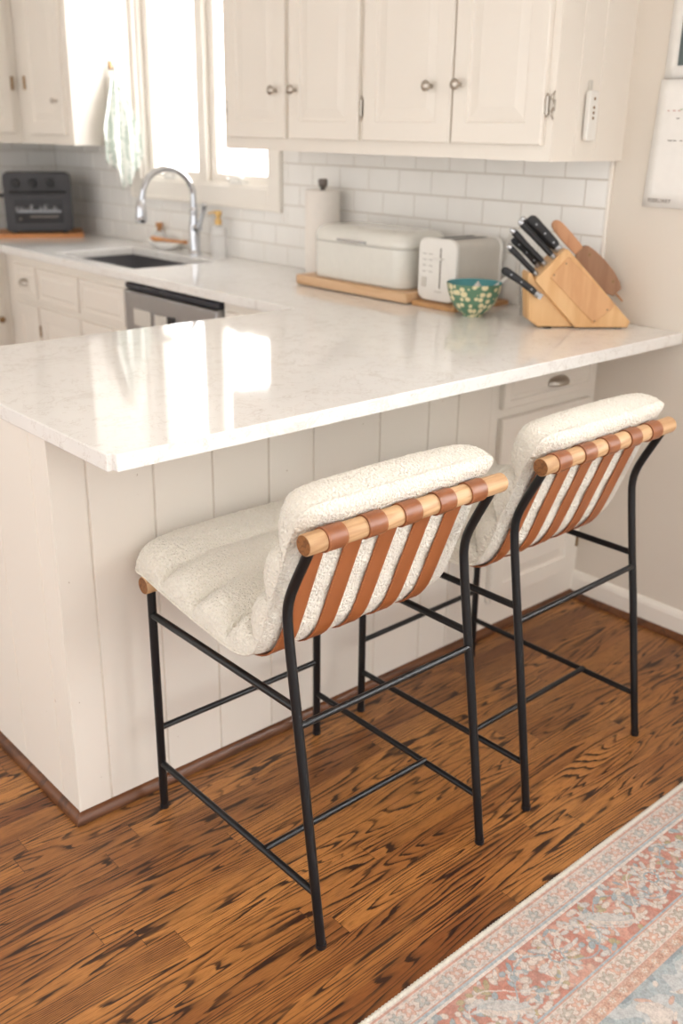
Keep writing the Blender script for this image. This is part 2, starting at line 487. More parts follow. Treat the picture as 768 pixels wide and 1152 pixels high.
# ================================================================== CABINETS
RAISE = [(0, 0), (0, .015), (.0035, .019), (.054, .019), (.057, .013), (.064, .0125), (.092, .0175), (.094, .018)]
RAISE_S = [(0, 0), (0, .015), (.003, .019), (.022, .019), (.024, .014), (.028, .0135), (.040, .018), (.041, .0182)]
def knob(par, pos, axis_fn, mat=None, r=.0155):
    """axis_fn(t): point at distance t out from the door"""
    pr = [(.0065, 0), (.0062, .008), (.005, .012), (.0075, .017), (r*.93, .021), (r, .025), (r*.9, .029), (r*.55, .032), (.0005, .033)]
    b = MB(); p0 = Vector(axis_fn(0)); d = (Vector(axis_fn(1))-p0).normalized()
    b.tube([p0+d*h for _, h in pr], [q for q, _ in pr], 18)
    return b.build('knob', mat or M['nickel'], par, smooth=True)
def hinge_x(par, x, y, z, s=1):
    b = MB(); b.tube([(x-.006, y, z-.022), (x-.006, y, z+.022)], .005, 10)
    b.tube([(x-.006, y, z+.022), (x-.006, y, z+.03)], [.003, .001], 8); b.tube([(x-.006, y, z-.03), (x-.006, y, z-.022)], [.001, .003], 8)
    b.box(x-.0035, x, y-s*.001, y-s*.022, z-.014, z+.014)
    b.tube(catmull([(x-.003, y-s*.02, z-.034), (x-.004, y-s*.012, z-.02), (x-.004, y-s*.02, z), (x-.004, y-s*.012, z+.02), (x-.003, y-s*.02, z+.034)], 4), .0025, 6)
    return b.build('hinge', M['nickel'], par, smooth=True)

def door_x(par, xf, y0, y1, z0, z1, name='door', loops=RAISE):
    """door in the plane x = xf, facing -X"""
    b = MB(); b.panel(lambda u, z, d: (xf-d, u, z), y0, y1, z0, z1, loops)
    return b.build(name, M['cabinet'], par)
def door_y(par, yf, x0, x1, z0, z1, name='door', loops=RAISE):
    b = MB(); b.panel(lambda u, z, d: (u, yf-d, z), x0, x1, z0, z1, loops)
    return b.build(name, M['cabinet'], par)

# --- wall cabinets over the worktop
ZB = 1.3625; UT = 2.2
def wall_cab(y0, y1, doors, label, endgrooves, xf=-.331, hinges=(), knobs=()):
    root = thing('wall_cabinet', (xf/2, (y0+y1)/2, ZB), label, 'wall cabinet')
    b = MB()
    if endgrooves:
        pts = [(xf, y0)]
        for g in endgrooves: pts += [(g-.003, y0), (g, y0+.004), (g+.003, y0)]
        pts += [(0, y0), (0, y1), (xf, y1)]
    else: pts = [(xf, y0), (0, y0), (0, y1), (xf, y1)]
    b.prism(pts, lambda q: (q[0], q[1], ZB+.012), lambda q: (q[0], q[1], UT))
    b.box(xf, xf+.02, y0, y1, ZB, ZB+.012); b.box(xf+.02, -.0, y0, y0+.018, ZB, ZB+.012)
    b.build('body', M['cabinet'], root)
    for i, (a, c) in enumerate(doors):
        d = door_x(root, xf, a, c, 1.402, UT-.04)
        for (k, yy, zz) in knobs:
            if k == i: knob(d, None, lambda t: (xf-.018-t, yy, zz))
        for (k, yy, zz, s) in hinges:
            if k == i: hinge_x(d, xf, yy, zz, s)
    return root
wall_cab(.2642, .982, [(.612, .972), (.287, .604)][::-1], 'cream wall cabinet nearest the calendar wall with a grooved end panel', [-.232, -.138],
         knobs=[(1, .688, 1.553), (0, .578, 1.555)], hinges=[(1, .978, 1.497, -1), (0, .283, 1.500, 1)])
wall_cab(.9825, 1.728, [(1.361, 1.688), (.998, 1.337)], 'cream wall cabinet above the paper towels with its end at the window', [],
         knobs=[(0, 1.405, 1.553), (1, 1.300, 1.553)], hinges=[(0, 1.692, 1.49, -1), (1, .9935, 1.497, 1)])
# cabinet beyond the window and the one on the far wall
YW = 2.885
r = thing('wall_cabinet', (-.166, 3.3, ZB), 'cream corner wall cabinet beyond the window above the toaster oven, towel on its end', 'wall cabinet')
b = MB(); pts = [(-.331, YW), (-.16-.002, YW), (-.16, YW+.003), (-.158, YW), (0, YW), (0, YF-.001), (-.331, YF-.001)]
b.prism(pts, lambda q: (q[0], q[1], ZB-.012), lambda q: (q[0], q[1], UT)); b.build('body', M['cabinet'], r)
d = door_x(r, -.331, 2.935, 3.285, 1.392, UT-.04); knob(d, None, lambda t: (-.349-t, 2.985, 1.535), r=.012)
MB().tube([(-.352, 3.292, 1.585), (-.352, 3.292, 1.645)], .007, 10).build('hinge', M['brass'], d, smooth=True)
r = thing('wall_cabinet', (-.75, 3.57, ZB), 'cream wall cabinet on the far wall at the left edge of the photo', 'wall cabinet')
b = MB(); b.box(-1.4, -.332, 3.41, YF-.001, ZB-.012, UT); b.build('body', M['cabinet'], r)
d = door_y(r, 3.41, -.80, -.372, 1.392, UT-.04)
MB().tube([(-.367, 3.390, 1.585), (-.367, 3.390, 1.645)], .007, 10).build('hinge', M['brass'], d, smooth=True)
door_y(r, 3.41, -1.36, -.86, 1.392, UT-.04)

# --- peninsula
BT = H-.0322
root = thing('peninsula_cabinet', (-.9, .6, 0), 'cream panelled peninsula with vertical board grooves under the quartz worktop', 'kitchen peninsula')
fr = MB(); pts = [(PX, PY)]
for g in (-1.72, -1.569, -1.421, -1.267, -1.133, -.917, -.742, -.628): pts += [(g-.0035, PY), (g-.001, PY+.005), (g+.001, PY+.005), (g+.0035, PY)]
pts += [(-.492, PY), (-.492, PY+.018), (PX, PY+.018)]
fr.prism(pts, lambda q: (q[0], q[1], 0.001), lambda q: (q[0], q[1], BT)); fr.build('front_panel', M['panel'], root)
sd = MB(); pts = [(PX, PY+.0182)]
for g in (.346, .532, .70, .86): pts += [(PX, g-.003), (PX+.004, g), (PX, g+.003)]
pts += [(PX, .93), (PX+.018, .93), (PX+.018, PY+.0182)]
sd.prism(pts, lambda q: (q[0], q[1], 0.001), lambda q: (q[0], q[1], BT)); sd.build('end_panel', M['panel'], root)
MB().box(PX+.0185, -.001, PY+.019, .93, .001, BT).build('carcass', M['cabinet'], root)
MB().box(-.4915, -.001, PY, PY+.0185, .001, BT).build('face_frame', M['cabinet'], root)
MB().tube([(PX+.001, PY+.0015, .02), (PX+.001, PY+.0015, BT)], .0022, 6).build('corner_bead', M['panel'], root)
dr = door_y(root, PY, -.458, -.040, .712, .862, 'drawer', RAISE_S)
cp = MB()
# cup pull: quarter shell open below
vs = []; fs = []; nu, nv = 14, 7
for i in range(nu+1):
    a = PI*i/nu
    for j in range(nv+1):
        e = PI/2*j/nv
        vs.append((-.222+.046*math.cos(a), PY-.019-.026*math.sin(a)*math.cos(e)-.0005, .752+.026*math.sin(e)*math.sin(a)**.5))
for i in range(nu):
    for j in range(nv): k = i*(nv+1)+j; fs.append((k, k+1, k+nv+2, k+nv+1))
cp.add(vs, fs); o = cp.build('cup_pull', M['nickel'], dr, smooth='all'); sm = o.modifiers.new('thick', 'SOLIDIFY'); sm.thickness = .0018
dd = door_y(root, PY, -.458, -.040, .112, .684, 'door')
MB().tube([(-.037, PY-.019, .19), (-.037, PY-.019, .235)], .005, 10).build('hinge', M['brass'], dd, smooth=True)

# --- base cabinets under the window
def base_cab(y0, y1, label, hollow=False):
    r = thing('base_cabinet', (-.3, (y0+y1)/2, 0), label, 'base cabinet')
    if hollow:
        pts = [(RUNX, .1), (-.001, .1), (-.001, BT), (-.018, BT), (-.018, .66), (RUNX+.022, .66), (RUNX+.022, BT), (RUNX, BT)]
        MB().prism(pts, lambda q: (q[0], y0+.012, q[1]), lambda q: (q[0], y1-.012, q[1])).build('body', M['cabinet'], r)
        for a in (y0, y1-.012): MB().box(RUNX, -.001, a, a+.012, .1, BT).build('side_board', M['cabinet'], r)
    else: MB().box(RUNX, -.001, y0, y1, .1, BT).build('body', M['cabinet'], r)
    MB().box(RUNX+.06, -.02, y0, y1, .001, .1).build('toe_kick', M['black'], r)
    return r
r = base_cab(.9305, 1.378, 'narrow cream filler cabinet between the dishwasher and the peninsula')
door_x(r, RUNX, .99, 1.35, .12, BT-.03)
r = base_cab(2.02, 2.79, 'cream base cabinet under the sink with two false drawer fronts', True)
for a, c in ((2.028, 2.392), (2.410, 2.780)):
    door_x(r, RUNX, a, c, .697, .845, 'drawer', RAISE_S)
    d = door_x(r, RUNX, a, c, .13, .672)
    MB().tube([(RUNX-.019, a if a < 2.3 else c+.004, .54), (RUNX-.019, a if a < 2.3 else c+.004, .59)], .006, 10).build('hinge', M['brass'], d, smooth=True)
r = base_cab(2.791, 3.1275, 'cream drawer cabinet in the corner with a round nickel pull')
d = door_x(r, RUNX, 2.800, 3.020, .697, .845, 'drawer', RAISE_S)
b = MB(); vs = []; fs = []
for i in range(nu+1):
    a = PI*i/nu
    for j in range(nv+1):
        e = PI/2*j/nv
        vs.append((RUNX-.02-.026*math.sin(a)*math.cos(e), 2.905+.036*math.cos(a), .762+.026*math.sin(e)*math.sin(a)**.5))
for i in range(nu):
    for j in range(nv): k = i*(nv+1)+j; fs.append((k, k+1, k+nv+2, k+nv+1))
o = b.add(vs, fs).build('cup_pull', M['nickel'], d, smooth='all'); sm = o.modifiers.new('thick', 'SOLIDIFY'); sm.thickness = .0018
d = door_x(r, RUNX, 2.800, 3.020, .13, .672)
r = thing('base_cabinet', (-1.4, 3.4, 0), 'cream base cabinet of the far run at the left edge', 'base cabinet')
MB().box(-2.6, -.6005, 3.128, YF-.001, .1, BT).build('body', M['cabinet'], r)
MB().box(-2.6, -.601, 3.2, YF-.01, .001, .1).build('toe_kick', M['black'], r)
for a in (-1.08, -1.6, -2.12):
    d1 = door_y(r, 3.128, a, a+.44, .697, .845, 'drawer', RAISE_S); d = door_y(r, 3.128, a, a+.44, .13, .672)
    knob(d, None, lambda t: (a+.415, 3.11-t, .58), M['brass'])

# --- dishwasher
r = thing('dishwasher', (-.32, 1.7, 0), 'stainless steel dishwasher under the worktop with a dark control strip', 'dishwasher')
MB().box(RUNX+.01, -.03, 1.383, 2.015, .08, BT-.004).build('body', M['black'], r)
MB().panel(lambda u, z, d: (RUNX+.01-d, u, z), 1.386, 2.012, .12, .848, [(0, 0), (0, .028), (.004, .034), (.01, .036), (.03, .036)]).build('door', M['steel'], r)
MB().box(RUNX-.018, RUNX+.03, 1.386, 2.012, .852, .874).build('control_strip', M['darkstrip'], r, bevel=.003)
MB().box(RUNX-.033, RUNX-.026, 1.815, 1.935, .722, .785).build('sign_magnet', M['toastside'], r, bevel=.002)
MB().box(RUNX-.033, RUNX-.026, 1.705, 1.785, .722, .782).build('clip_magnet', M['toastside'], r, bevel=.003)
MB().box(RUNX-.031, RUNX-.026, 1.655, 1.700, .745, .785).build('latch_button', M['black'], r, bevel=.003)

# --- quartz worktop, one L with the sink cut out
SK = (-.553, -.165, 2.048, 2.715)
def slab(name, cells_x, cells_y, inside, z0, z1, mat):
    bm = bmesh.new(); vv = {}
    def V(i, j):
        if (i, j) not in vv: vv[(i, j)] = bm.verts.new((cells_x[i], cells_y[j], z1))
        return vv[(i, j)]
    for i in range(len(cells_x)-1):
        for j in range(len(cells_y)-1):
            cx, cy = (cells_x[i]+cells_x[i+1])/2, (cells_y[j]+cells_y[j+1])/2
            if inside(cx, cy): bm.faces.new((V(i, j), V(i+1, j), V(i+1, j+1), V(i, j+1)))
    ext = bmesh.ops.extrude_face_region(bm, geom=bm.faces[:])
    for q in ext['geom']:
        if isinstance(q, bmesh.types.BMVert): q.co.z = z0
    bmesh.ops.recalc_face_normals(bm, faces=bm.faces[:])
    me = bpy.data.meshes.new(name)
    for e in bm.edges:      # round the two free corners
        if abs(e.verts[0].co.z-e.verts[1].co.z) > .01:
            p = e.verts[0].co
            if abs(p.x+1.809) < .001: e.select = True
    es = [e for e in bm.edges if e.select]
    bmesh.ops.bevel(bm, geom=es, offset=.012, segments=4, affect='EDGES')
    bm.to_mesh(me); bm.free(); me.materials.append(mat)
    o = bpy.data.objects.new(name, me); COL.objects.link(o)
    bv = o.modifiers.new('bevel', 'BEVEL'); bv.width = .0022; bv.segments = 2; bv.limit_method = 'ANGLE'; bv.angle_limit = math.radians(60)
    return o
inside = lambda x, y: (y < .967 or y > 3.10 or x > -.628) and not (SK[0] < x < SK[1] and SK[2] < y < SK[3]) and (y > 3.1 or x > -1.81)
wt = slab('worktop', [-2.6, -1.809, -.628, SK[0], SK[1], -.0005], [.0, .967, SK[2], SK[3], 3.10, YF-.0005], inside, H-.032, H, M['quartz'])
tag(wt, 'white veined quartz worktop running from the peninsula round past the sink', 'countertop')

# sink
r = thing('kitchen_sink', (-.36, 2.38, .70), 'grey undermount steel sink basin set into the worktop', 'sink')
b = MB(); x0, x1, y0, y1 = SK[0]-.004, SK[1]+.004, SK[2]-.004, SK[3]+.004; zt = H-.033
def ring(z, ins, rad): return [(q[0], q[1], z) for q in rrect(x0+ins, x1-ins, y0+ins, y1-ins, rad)]
rings = [ring(zt, -.008, .016), ring(zt, 0, .012), ring(zt-.17, .006, .016), ring(zt-.187, .02, .02), ring(zt-.19, .06, .02)]
n = len(rings[0]); vs = sum(rings, []); fs = []
for k in range(len(rings)-1):
    for i in range(n): fs.append((k*n+i, k*n+(i+1) % n, (k+1)*n+(i+1) % n, (k+1)*n+i))
fs.append(tuple((len(rings)-1)*n+i for i in range(n)))
o = b.add(vs, fs).build('basin', M['sinksteel'], r, smooth=True); sm = o.modifiers.new('t', 'SOLIDIFY'); sm.thickness = .0015
MB().lathe([(.0, 0), (.045, 0), (.045, .004), (.036, .005), (.032, .002), (.0, .002)], (-.36, 2.38, zt-.189), 24).build('drain', M['chrome'], r, smooth=True)

# faucet
fx, fy = -.10, 2.30
r = thing('kitchen_faucet', (fx, fy, H), 'polished pull-down kitchen faucet with a high arched neck behind the sink', 'faucet')
MB().lathe([(.030, 0), (.030, .006), (.024, .012), (.0215, .03), (.0235, .08), (.0225, .12), (.017, .16), (.0155, .175), (.0175, .18), (.0175, .19), (.0135, .195), (.0125, .2)], (fx, fy, H), 26).build('body', M['chrome'], r, smooth=True)
pts = [(fx, fy, H+.19), (fx, fy, H+.25)]
R = .115; cz = H+.243
for k in range(1, 15):
    a = PI*k/15*1.02; pts.append((fx-R+R*math.cos(a), fy+.03*(1-math.cos(a))/2, cz+R*math.sin(a)))
pts.append((fx-2*R-.005, fy+.032, H+.225))
MB().tube(catmull(pts, 3), .0128, 16).build('neck', M['chrome'], r, smooth=True)
e = Vector((fx-2*R-.006, fy+.032, H+.235))
MB().tube([e, e+Vector((-.001, 0, -.012)), e+Vector((-.002, 0, -.02)), e+Vector((-.004, 0, -.06)), e+Vector((-.005, .0, -.085)), e+Vector((-.006, 0, -.092))], [.0150, .0180, .0200, .0245, .0240, .018], 20).build('spray_head', M['chrome'], r, smooth=True)
h = Vector((fx, fy-.022, H+.115))
MB().tube([h+Vector((0, .022, 0)), h+Vector((0, 0, 0)), h+Vector((0, -.018, .002))], [.019, .0195, .013], 18).tube([h+Vector((.0, -.012, .0)), h+Vector((.004, -.026, .035)), h+Vector((.008, -.04, .08)), h+Vector((.01, -.046, .098)), h+Vector((.0105, -.048, .104))], [.010, .0085, .0105, .0135, .008], 14).build('lever_handle', M['chrome'], r, smooth=True)

# soap dispenser
r = thing('soap_dispenser', (-.075, 2.155, H), 'clear glass soap bottle with a gold pump right of the faucet', 'soap dispenser')
MB().lathe([(.0, 0), (.032, 0), (.035, .004), (.035, .11), (.031, .124), (.015, .132), (.014, .14)], (-.075, 2.155, H), 24).build('bottle', M['glass'], r, smooth=True)
b = MB(); b.lathe([(.016, .137), (.016, .158), (.010, .160), (.010, .172), (.0165, .176), (.0165, .194), (.0, .196)], (-.075, 2.155, H), 18)
b.tube([(-.075, 2.155, H+.185), (-.092, 2.168, H+.187), (-.108, 2.18, H+.182)], [.005, .0045, .004], 10)
b.build('pump', M['goldpump'], r, smooth=True)

# dish, brush and corked bottle behind the sink
r = tag(MB().lathe([(.0, 0), (.045, 0), (.062, .012), (.070, .03), (.066, .032), (.055, .014), (.0, .006)], (0, 0, 0), 30).build('soap_dish', M['towel_edge'], smooth=True),
    'shallow white dish behind the sink left of the faucet', 'dish')
r.location = (-.085, 2.575, H); r.scale = (.75, 1.45, 1)
r = thing('dish_brush', (-.085, 2.55, H+.031), 'wooden dish brush lying across the white dish', 'brush')
MB().tube([(-.10, 2.65, H+.040), (-.09, 2.55, H+.041), (-.082, 2.44, H+.042), (-.08, 2.40, H+.044)], [.012, .007, .006, .008], 12).build('handle', M['orangewood'], r, smooth=True)
MB().lathe([(.0, 0), (.02, 0), (.022, .02), (.0, .022)], (-.10, 2.655, H+.016), 14).build('bristles', M['paper'], r, smooth=True)
r = thing('small_bottle', (-.035, 2.69, H), 'small clear bottle with a cork stopper beside the white dish', 'bottle')
MB().lathe([(.0, 0), (.026, 0), (.028, .004), (.028, .05), (.013, .066), (.012, .078)], (-.035, 2.69, H), 20).build('bottle', M['glass'], r, smooth=True)
MB().lathe([(.009, .066), (.0115, .079), (.017, .098), (.0165, .104), (.0, .105)], (-.035, 2.69, H), 16).build('stopper', M['cork'], r, smooth=True)

# ================================================================== ON THE WORKTOP
# wooden board + bread box + paper towels
b = MB(); b.prism(rrect(-.30, -.035, .807, 1.362, .008, 3), lambda q: (q[0], q[1], H+.004), lambda q: (q[0], q[1], H+.036))
r = b.build('cutting_board', M['lightwood'], bevel=.002, seg=2); tag(r, 'thick pale maple cutting board under the white bread box', 'cutting board')
for x in (-.27, -.07):
    for y in (.85, 1.32): MB().lathe([(.0, 0), (.012, 0), (.012, .0045), (.0, .0045)], (x, y, H), 12).build('foot_pad', M['rubber'], r)
r = thing('bread_box', (-.16, 1.08, H+.036), 'white enamel bread box with a rolled lid standing on the maple board', 'bread box')
def boxshell(x0, x1, y0, y1, zs):
    rings = []
    for (z, ins, rad) in zs: rings.append([(q[0], q[1], z) for q in rrect(x0+ins, x1-ins, y0+ins, y1-ins, rad, 8)])
    n = len(rings[0]); vs = sum(rings, []); fs = [tuple(range(n))[::-1]]
    for k in range(len(rings)-1):
        for i in range(n): fs.append((k*n+i, k*n+(i+1) % n, (k+1)*n+(i+1) % n, (k+1)*n+i))
    fs.append(tuple((len(rings)-1)*n+i for i in range(n)))
    return MB().add(vs, fs)
z = H+.036
boxshell(-.280, -.045, .850, 1.305, [(z+.001, .006, .045), (z+.004, .002, .048), (z+.010, 0, .05), (z+.125, 0, .05)]).build('box', M['enamel'], r, smooth=True)
boxshell(-.280, -.045, .850, 1.305, [(z+.1255, .003, .048), (z+.127, -.001, .051), (z+.140, -.001, .051), (z+.155, .003, .048), (z+.168, .012, .042), (z+.177, .025, .034), (z+.181, .042, .025), (z+.182, .06, .02)]).build('lid', M['enamel'], r, smooth='all')
MB().tube(catmull([(-.281, 1.150, z+.136), (-.292, 1.145, z+.138), (-.294, 1.12, z+.138), (-.294, 1.05, z+.138), (-.292, 1.025, z+.138), (-.281, 1.02, z+.136)], 4), .0045, 10).build('handle', M['chrome'], r, smooth=True)
r = thing('paper_towel_holder', (-.095, 1.455, H), 'standing paper towel roll on a metal holder behind the bread box', 'paper towel holder')
MB().lathe([(.0, 0), (.082, 0), (.084, .004), (.080, .009), (.0, .011)], (-.095, 1.455, H), 36).build('base', M['chrome'], r, smooth=True)
MB().lathe([(.006, .01), (.006, .308), (.010, .313), (.008, .318), (.014, .324), (.017, .333), (.0175, .345), (.015, .351), (.0, .352)], (-.095, 1.455, H), 18).build('post', plain('pewter', (120, 112, 106), .4, .7), r, smooth=True)
MB().lathe([(.02, .012), (.0635, .012), (.0645, .016), (.0645, .308), (.0635, .312), (.02, .312)], (-.095, 1.455, H), 40, closed=True).build('paper_roll', M['paperroll'], r, smooth=True)

# toaster on its small board
b = MB(); b.prism(rrect(-.285, -.020, .610, .800, .012, 4), lambda q: (q[0], q[1], H), lambda q: (q[0], q[1], H+.014))
tag(b.build('serving_board', M['board'], bevel=.003, seg=2), 'thin brown wooden board under the white toaster', 'cutting board')
z = H+.014
r = thing('toaster', (-.14, .73, z), 'white toaster with one lever and a slot in the top', 'toaster')
b = MB()
pf = rrect(.648, .800, z+.006, z+.192, .03, 6)
pf = [(q[0]+(0 if q[1] > z+.1 else 0), q[1]) for q in pf]
b.prism(pf, lambda q: (-.236, q[0], q[1]), lambda q: (-.040, q[0], q[1])); b.build('body', M['toastside'], r, smooth=True, bevel=.004, seg=2)
b = MB(); pf = rrect(.644, .804, z+.003, z+.196, .030, 6)
b.prism(pf, lambda q: (-.252, q[0]*1.0, q[1]), lambda q: (-.234, q[0], q[1])); fo = b.build('front_cover', M['white'], r, smooth=True, bevel=.005, seg=3)
b = MB(); b.prism(pf, lambda q: (-.042, q[0], q[1]), lambda q: (-.028, q[0], q[1])); b.build('rear_cover', M['white'], r, smooth=True, bevel=.005, seg=3)
MB().box(-.215, -.06, .688, .708, z+.1915, z+.1935).box(-.215, -.06, .738, .758, z+.1915, z+.1935).build('slot', M['black'], r)
MB().box(-.2535, -.2515, .706, .710, z+.045, z+.168).build('lever_track', M['ink'], r)
MB().box(-.268, -.2525, .690, .728, z+.134, z+.139).build('lever', M['white'], r, bevel=.002)
MB().box(-.2535, -.2515, .700, .728, z+.032, z+.036).build('crumb_tray', M['toastside'], r)
b = MB(); b.box(-.256, -.2515, .765, .785, z+.045, z+.075); b.build('dial', M['toastside'], r, bevel=.002)
b = MB()
for i in range(4):
    b.box(-.2528, -.2515, .742, .758, z+.092+i*.018, z+.0935+i*.018); b.box(-.2528, -.2515, .768, .784, z+.092+i*.018, z+.0935+i*.018)
b.build('button_marks', M['ink'], r)
tag(MB().tube(catmull([(-.027, .70, z+.03), (-.0165, .665, z+.10), (-.0145, .64, z+.19), (-.0145, .625, z+.205), (-.015, .60, z+.15), (-.018, .585, z+.06), (-.02, .58, H+.006), (-.022, .54, H+.004)], 6), .0032, 8).build('power_cord', M['white'], smooth=True),
    'white cable looping up the tiles behind the toaster', 'power cord')

# dotted bowl
bx, by = -.275, .545
r = thing('bowl', (bx, by, H), 'green bowl with cream dots and a turquoise inside', 'bowl')
outp = [(.0, 0), (.031, 0), (.032, .004), (.031, .006), (.044, .013), (.058, .027), (.069, .046), (.077, .068), (.0815, .086), (.0835, .098)]
MB().lathe(outp+[(.0825, .0995)], (0, 0, 0), 44).build('outside', M['bowlout'], r, smooth=True, world=False)
inp = [(.0824, .0996), (.081, .099), (.0745, .068), (.0665, .047), (.055, .029), (.04, .018), (.02, .012), (.0005, .010)]
vs = []; fs = []; n = 44
for (rr, hh) in inp:
    for k in range(n): vs.append((rr*math.cos(2*PI*k/n), rr*math.sin(2*PI*k/n), hh))
for i in range(len(inp)-1):
    for k in range(n): fs.append((i*n+k, i*n+(k+1) % n, (i+1)*n+(k+1) % n, (i+1)*n+k))
# keep only the bowl wall: open the lathe cap
o = bpy.data.objects['outside']; bm = bmesh.new(); bm.from_mesh(o.data)
top = max(bm.faces, key=lambda f: f.calc_center_median().z if len(f.verts) > 8 else -1); bmesh.ops.delete(bm, geom=[top], context='FACES_ONLY'); bm.to_mesh(o.data); bm.free()
link_mesh('inside', vs, fs, M['bowlin'], r, smooth='all', world=False)
# folded packet and spoon in the bowl
b = MB(); b.add([(-.03, -.02, .05), (.03, -.02, .05), (.035, .03, .055), (-.025, .03, .055), (.0, .0, .105), (.012, .01, .10)], [(0, 1, 2, 3), (0, 4, 1), (1, 4, 5, 2), (2, 5, 3), (3, 5, 4, 0)])
o = b.build('paper_packet', M['white']); o.location = (bx+.005, by-.01, H+.0); tag(o, 'crumpled white packet lying in the dotted bowl', 'packet')
o = MB().tube([(.02, .02, .03), (.05, -.02, .07), (.082, -.062, .112), (.094, -.076, .128)], [.009, .004, .004, .007], 10).build('spoon', M['white'], smooth=True)
o.location = (bx, by, H); o.rotation_euler = (0, 0, .15); tag(o, 'white spoon leaning out of the dotted bowl', 'spoon')

# glass behind the knife block
r = tag(MB().lathe([(.0, 0), (.024, 0), (.0265, .003), (.031, .085), (.0295, .085), (.025, .006), (.0, .005)], (0, 0, 0), 28).build('drinking_glass', M['glass'], smooth=True),
        'clear glass tumbler between the dotted bowl and the knife block', 'glass')
r.location = (-.150, .43, H)

# --- knife block
KB = (-.190, .210, H); KA = math.atan2(-.6, .8)
kroot = thing('knife_block', KB, 'slanted pale wood knife block near the calendar wall', 'knife block', rz=KA)
def kp(poly, y0, y1): return MB().prism(poly, lambda q: (q[0], y0, q[1]), lambda q: (q[0], y1, q[1]))
main = [(-.1434, .1396), (-.0711, .2172), (-.0582, .2194), (.1415, .020), (.1341, .004), (-.0188, .004), (-.1440, .131)]
o = kp(main, 0, .092).build('body', M['block'], kroot, world=False, bevel=.003, seg=2)
kp([(-.1425, .134), (-.0200, .0035), (-.1226, .0035), (-.1506, .023), (-.163, .150), (-.155, .156)], .014, .086).build('toe', M['block'], kroot, world=False, bevel=.003, seg=2)
kp([(-.1036, .144), (-.058, .2013), (.0914, .0675), (.0337, .0155)], -.0035, .001).build('inlay_panel', M['blockpanel'], kroot, world=False, bevel=.0015, seg=2)
for q in [(-.0946, .1511), (-.0628, .1822), (.034, .0237), (.068, .0554)]:
    MB().tube([(q[0], -.0045, q[1]), (q[0], -.002, q[1])], .0025, 10).build('screw', M['brass'], kroot, world=False)
for q in (-.095, .11):
    MB().box(q-.01, q+.01, .01, .085, 0, .004).build('foot', M['rubber'], kroot, world=False)
KM = Matrix.Translation(KB) @ Matrix.Rotation(KA, 4, 'Z')
def K(u, y, z): return tuple(KM @ Vector((u, y, z)))
D = Vector((-.74, .675)).normalized()        # the way the handles point (u, z)
def knife(u, z, y, L, w, style, label):
    d = D if style != 'rivet' else Vector((-.835, .55))
    nrm = Vector((-d.y, d.x))                # across the handle in the side plane
    root = thing('kitchen_knife', K(u, y, z), label, 'knife', 'knives in the wooden block', rz=KA)
    def P(t, s_, yy): return (d.x*t+nrm.x*s_, yy, d.y*t+nrm.y*s_)
    # handle: oval section swept along d, swelling at the butt
    prof = [(.012, .80), (.02, .92), (L*.35, .88), (L*.6, .92), (L*.82, 1.08), (L*.93, 1.05), (L*.985, .72), (L, .3)]
    vs = []; fs = []; n = 14
    for (t, k) in prof:
        dip = -.12*w*math.sin(PI*min(1, t/L)) if style != 'steel' else 0
        for j in range(n):
            a = 2*PI*j/n; ca, sa = math.cos(a), math.sin(a)
            sx = math.copysign(abs(ca)**.75, ca)*w/2*k; sy = math.copysign(abs(sa)**.75, sa)*.0075*min(1, k+.1)
            vs.append(P(t, sx+dip, sy))
    for i in range(len(prof)-1):
        for j in range(n): fs.append((i*n+j, i*n+(j+1) % n, (i+1)*n+(j+1) % n, (i+1)*n+j))
    fs += [tuple(range(n))[::-1], tuple((len(prof)-1)*n+j for j in range(n))]
    h = MB().add(vs, fs).build('handle', M['black'], root, smooth=True, world=False)
    # bolster
    b = MB(); q = []
    for t, k in ((-.002, .8), (.006, .86), (.0125, .8)):
        for j in range(n):
            a = 2*PI*j/n; q.append(P(t, math.cos(a)*w/2*k, math.sin(a)*.0072*k))
    ff = [tuple(range(n))[::-1], tuple(2*n+j for j in range(n))]
    for i in range(2):
        for j in range(n): ff.append((i*n+j, i*n+(j+1) % n, (i+1)*n+(j+1) % n, (i+1)*n+j))
    b.add(q, ff).build('bolster', M['steel'], root, smooth=True, world=False)
    # blade going down into its slot
    bl = MB(); q = [P(-.002, w*.38, -.0009), P(-.002, -w*.38, -.0009), P(-.012, -w*.36, -.0009), P(-.012, w*.36, -.0009)]
    q += [(a, .0009, c) for (a, _, c) in q]
    bl.add(q, [(0, 1, 2, 3), (4, 7, 6, 5), (0, 4, 5, 1), (1, 5, 6, 2), (2, 6, 7, 3), (3, 7, 4, 0)]).build('blade', M['steel'], root, world=False)
    if style == 'steel':
        c = MB(); c.tube([P(L*.95, 0, 0), P(L*1.0, 0, 0), P(L*1.04, 0, 0)], [w*.44, w*.46, w*.3], 14); c.build('end_cap', M['chrome'], root, smooth=True, world=False)
        c = MB(); c.add([P(.012, w*.46, -.0016), P(L*.96, w*.50, -.0016), P(L*.96, w*.50, .0016), P(.012, w*.46, .0016), P(.012, w*.40, 0), P(L*.96, w*.42, 0)], [(0, 1, 2, 3), (0, 4, 5, 1), (3, 2, 5, 4), (0, 3, 4), (1, 5, 2)]); c.build('tang', M['steel'], root, world=False)
    else:
        for t in (L*.22, L*.5, L*.78): MB().tube([P(t, -.08*w, -.0085), P(t, -.08*w, .0085)], .0027, 10).build('rivet', M['steel'], root, smooth=True, world=False)
    return root
knife(-.0745, .2145, .040, .127, .030, 'black', 'largest black knife handle, topmost in the knife block')
knife(-.0925, .196, .018, .140, .018, 'steel', 'steel capped knife just in front of the largest black handle')
knife(-.0800, .208, .074, .128, .018, 'steel', 'rearmost steel capped knife at the top of the block')
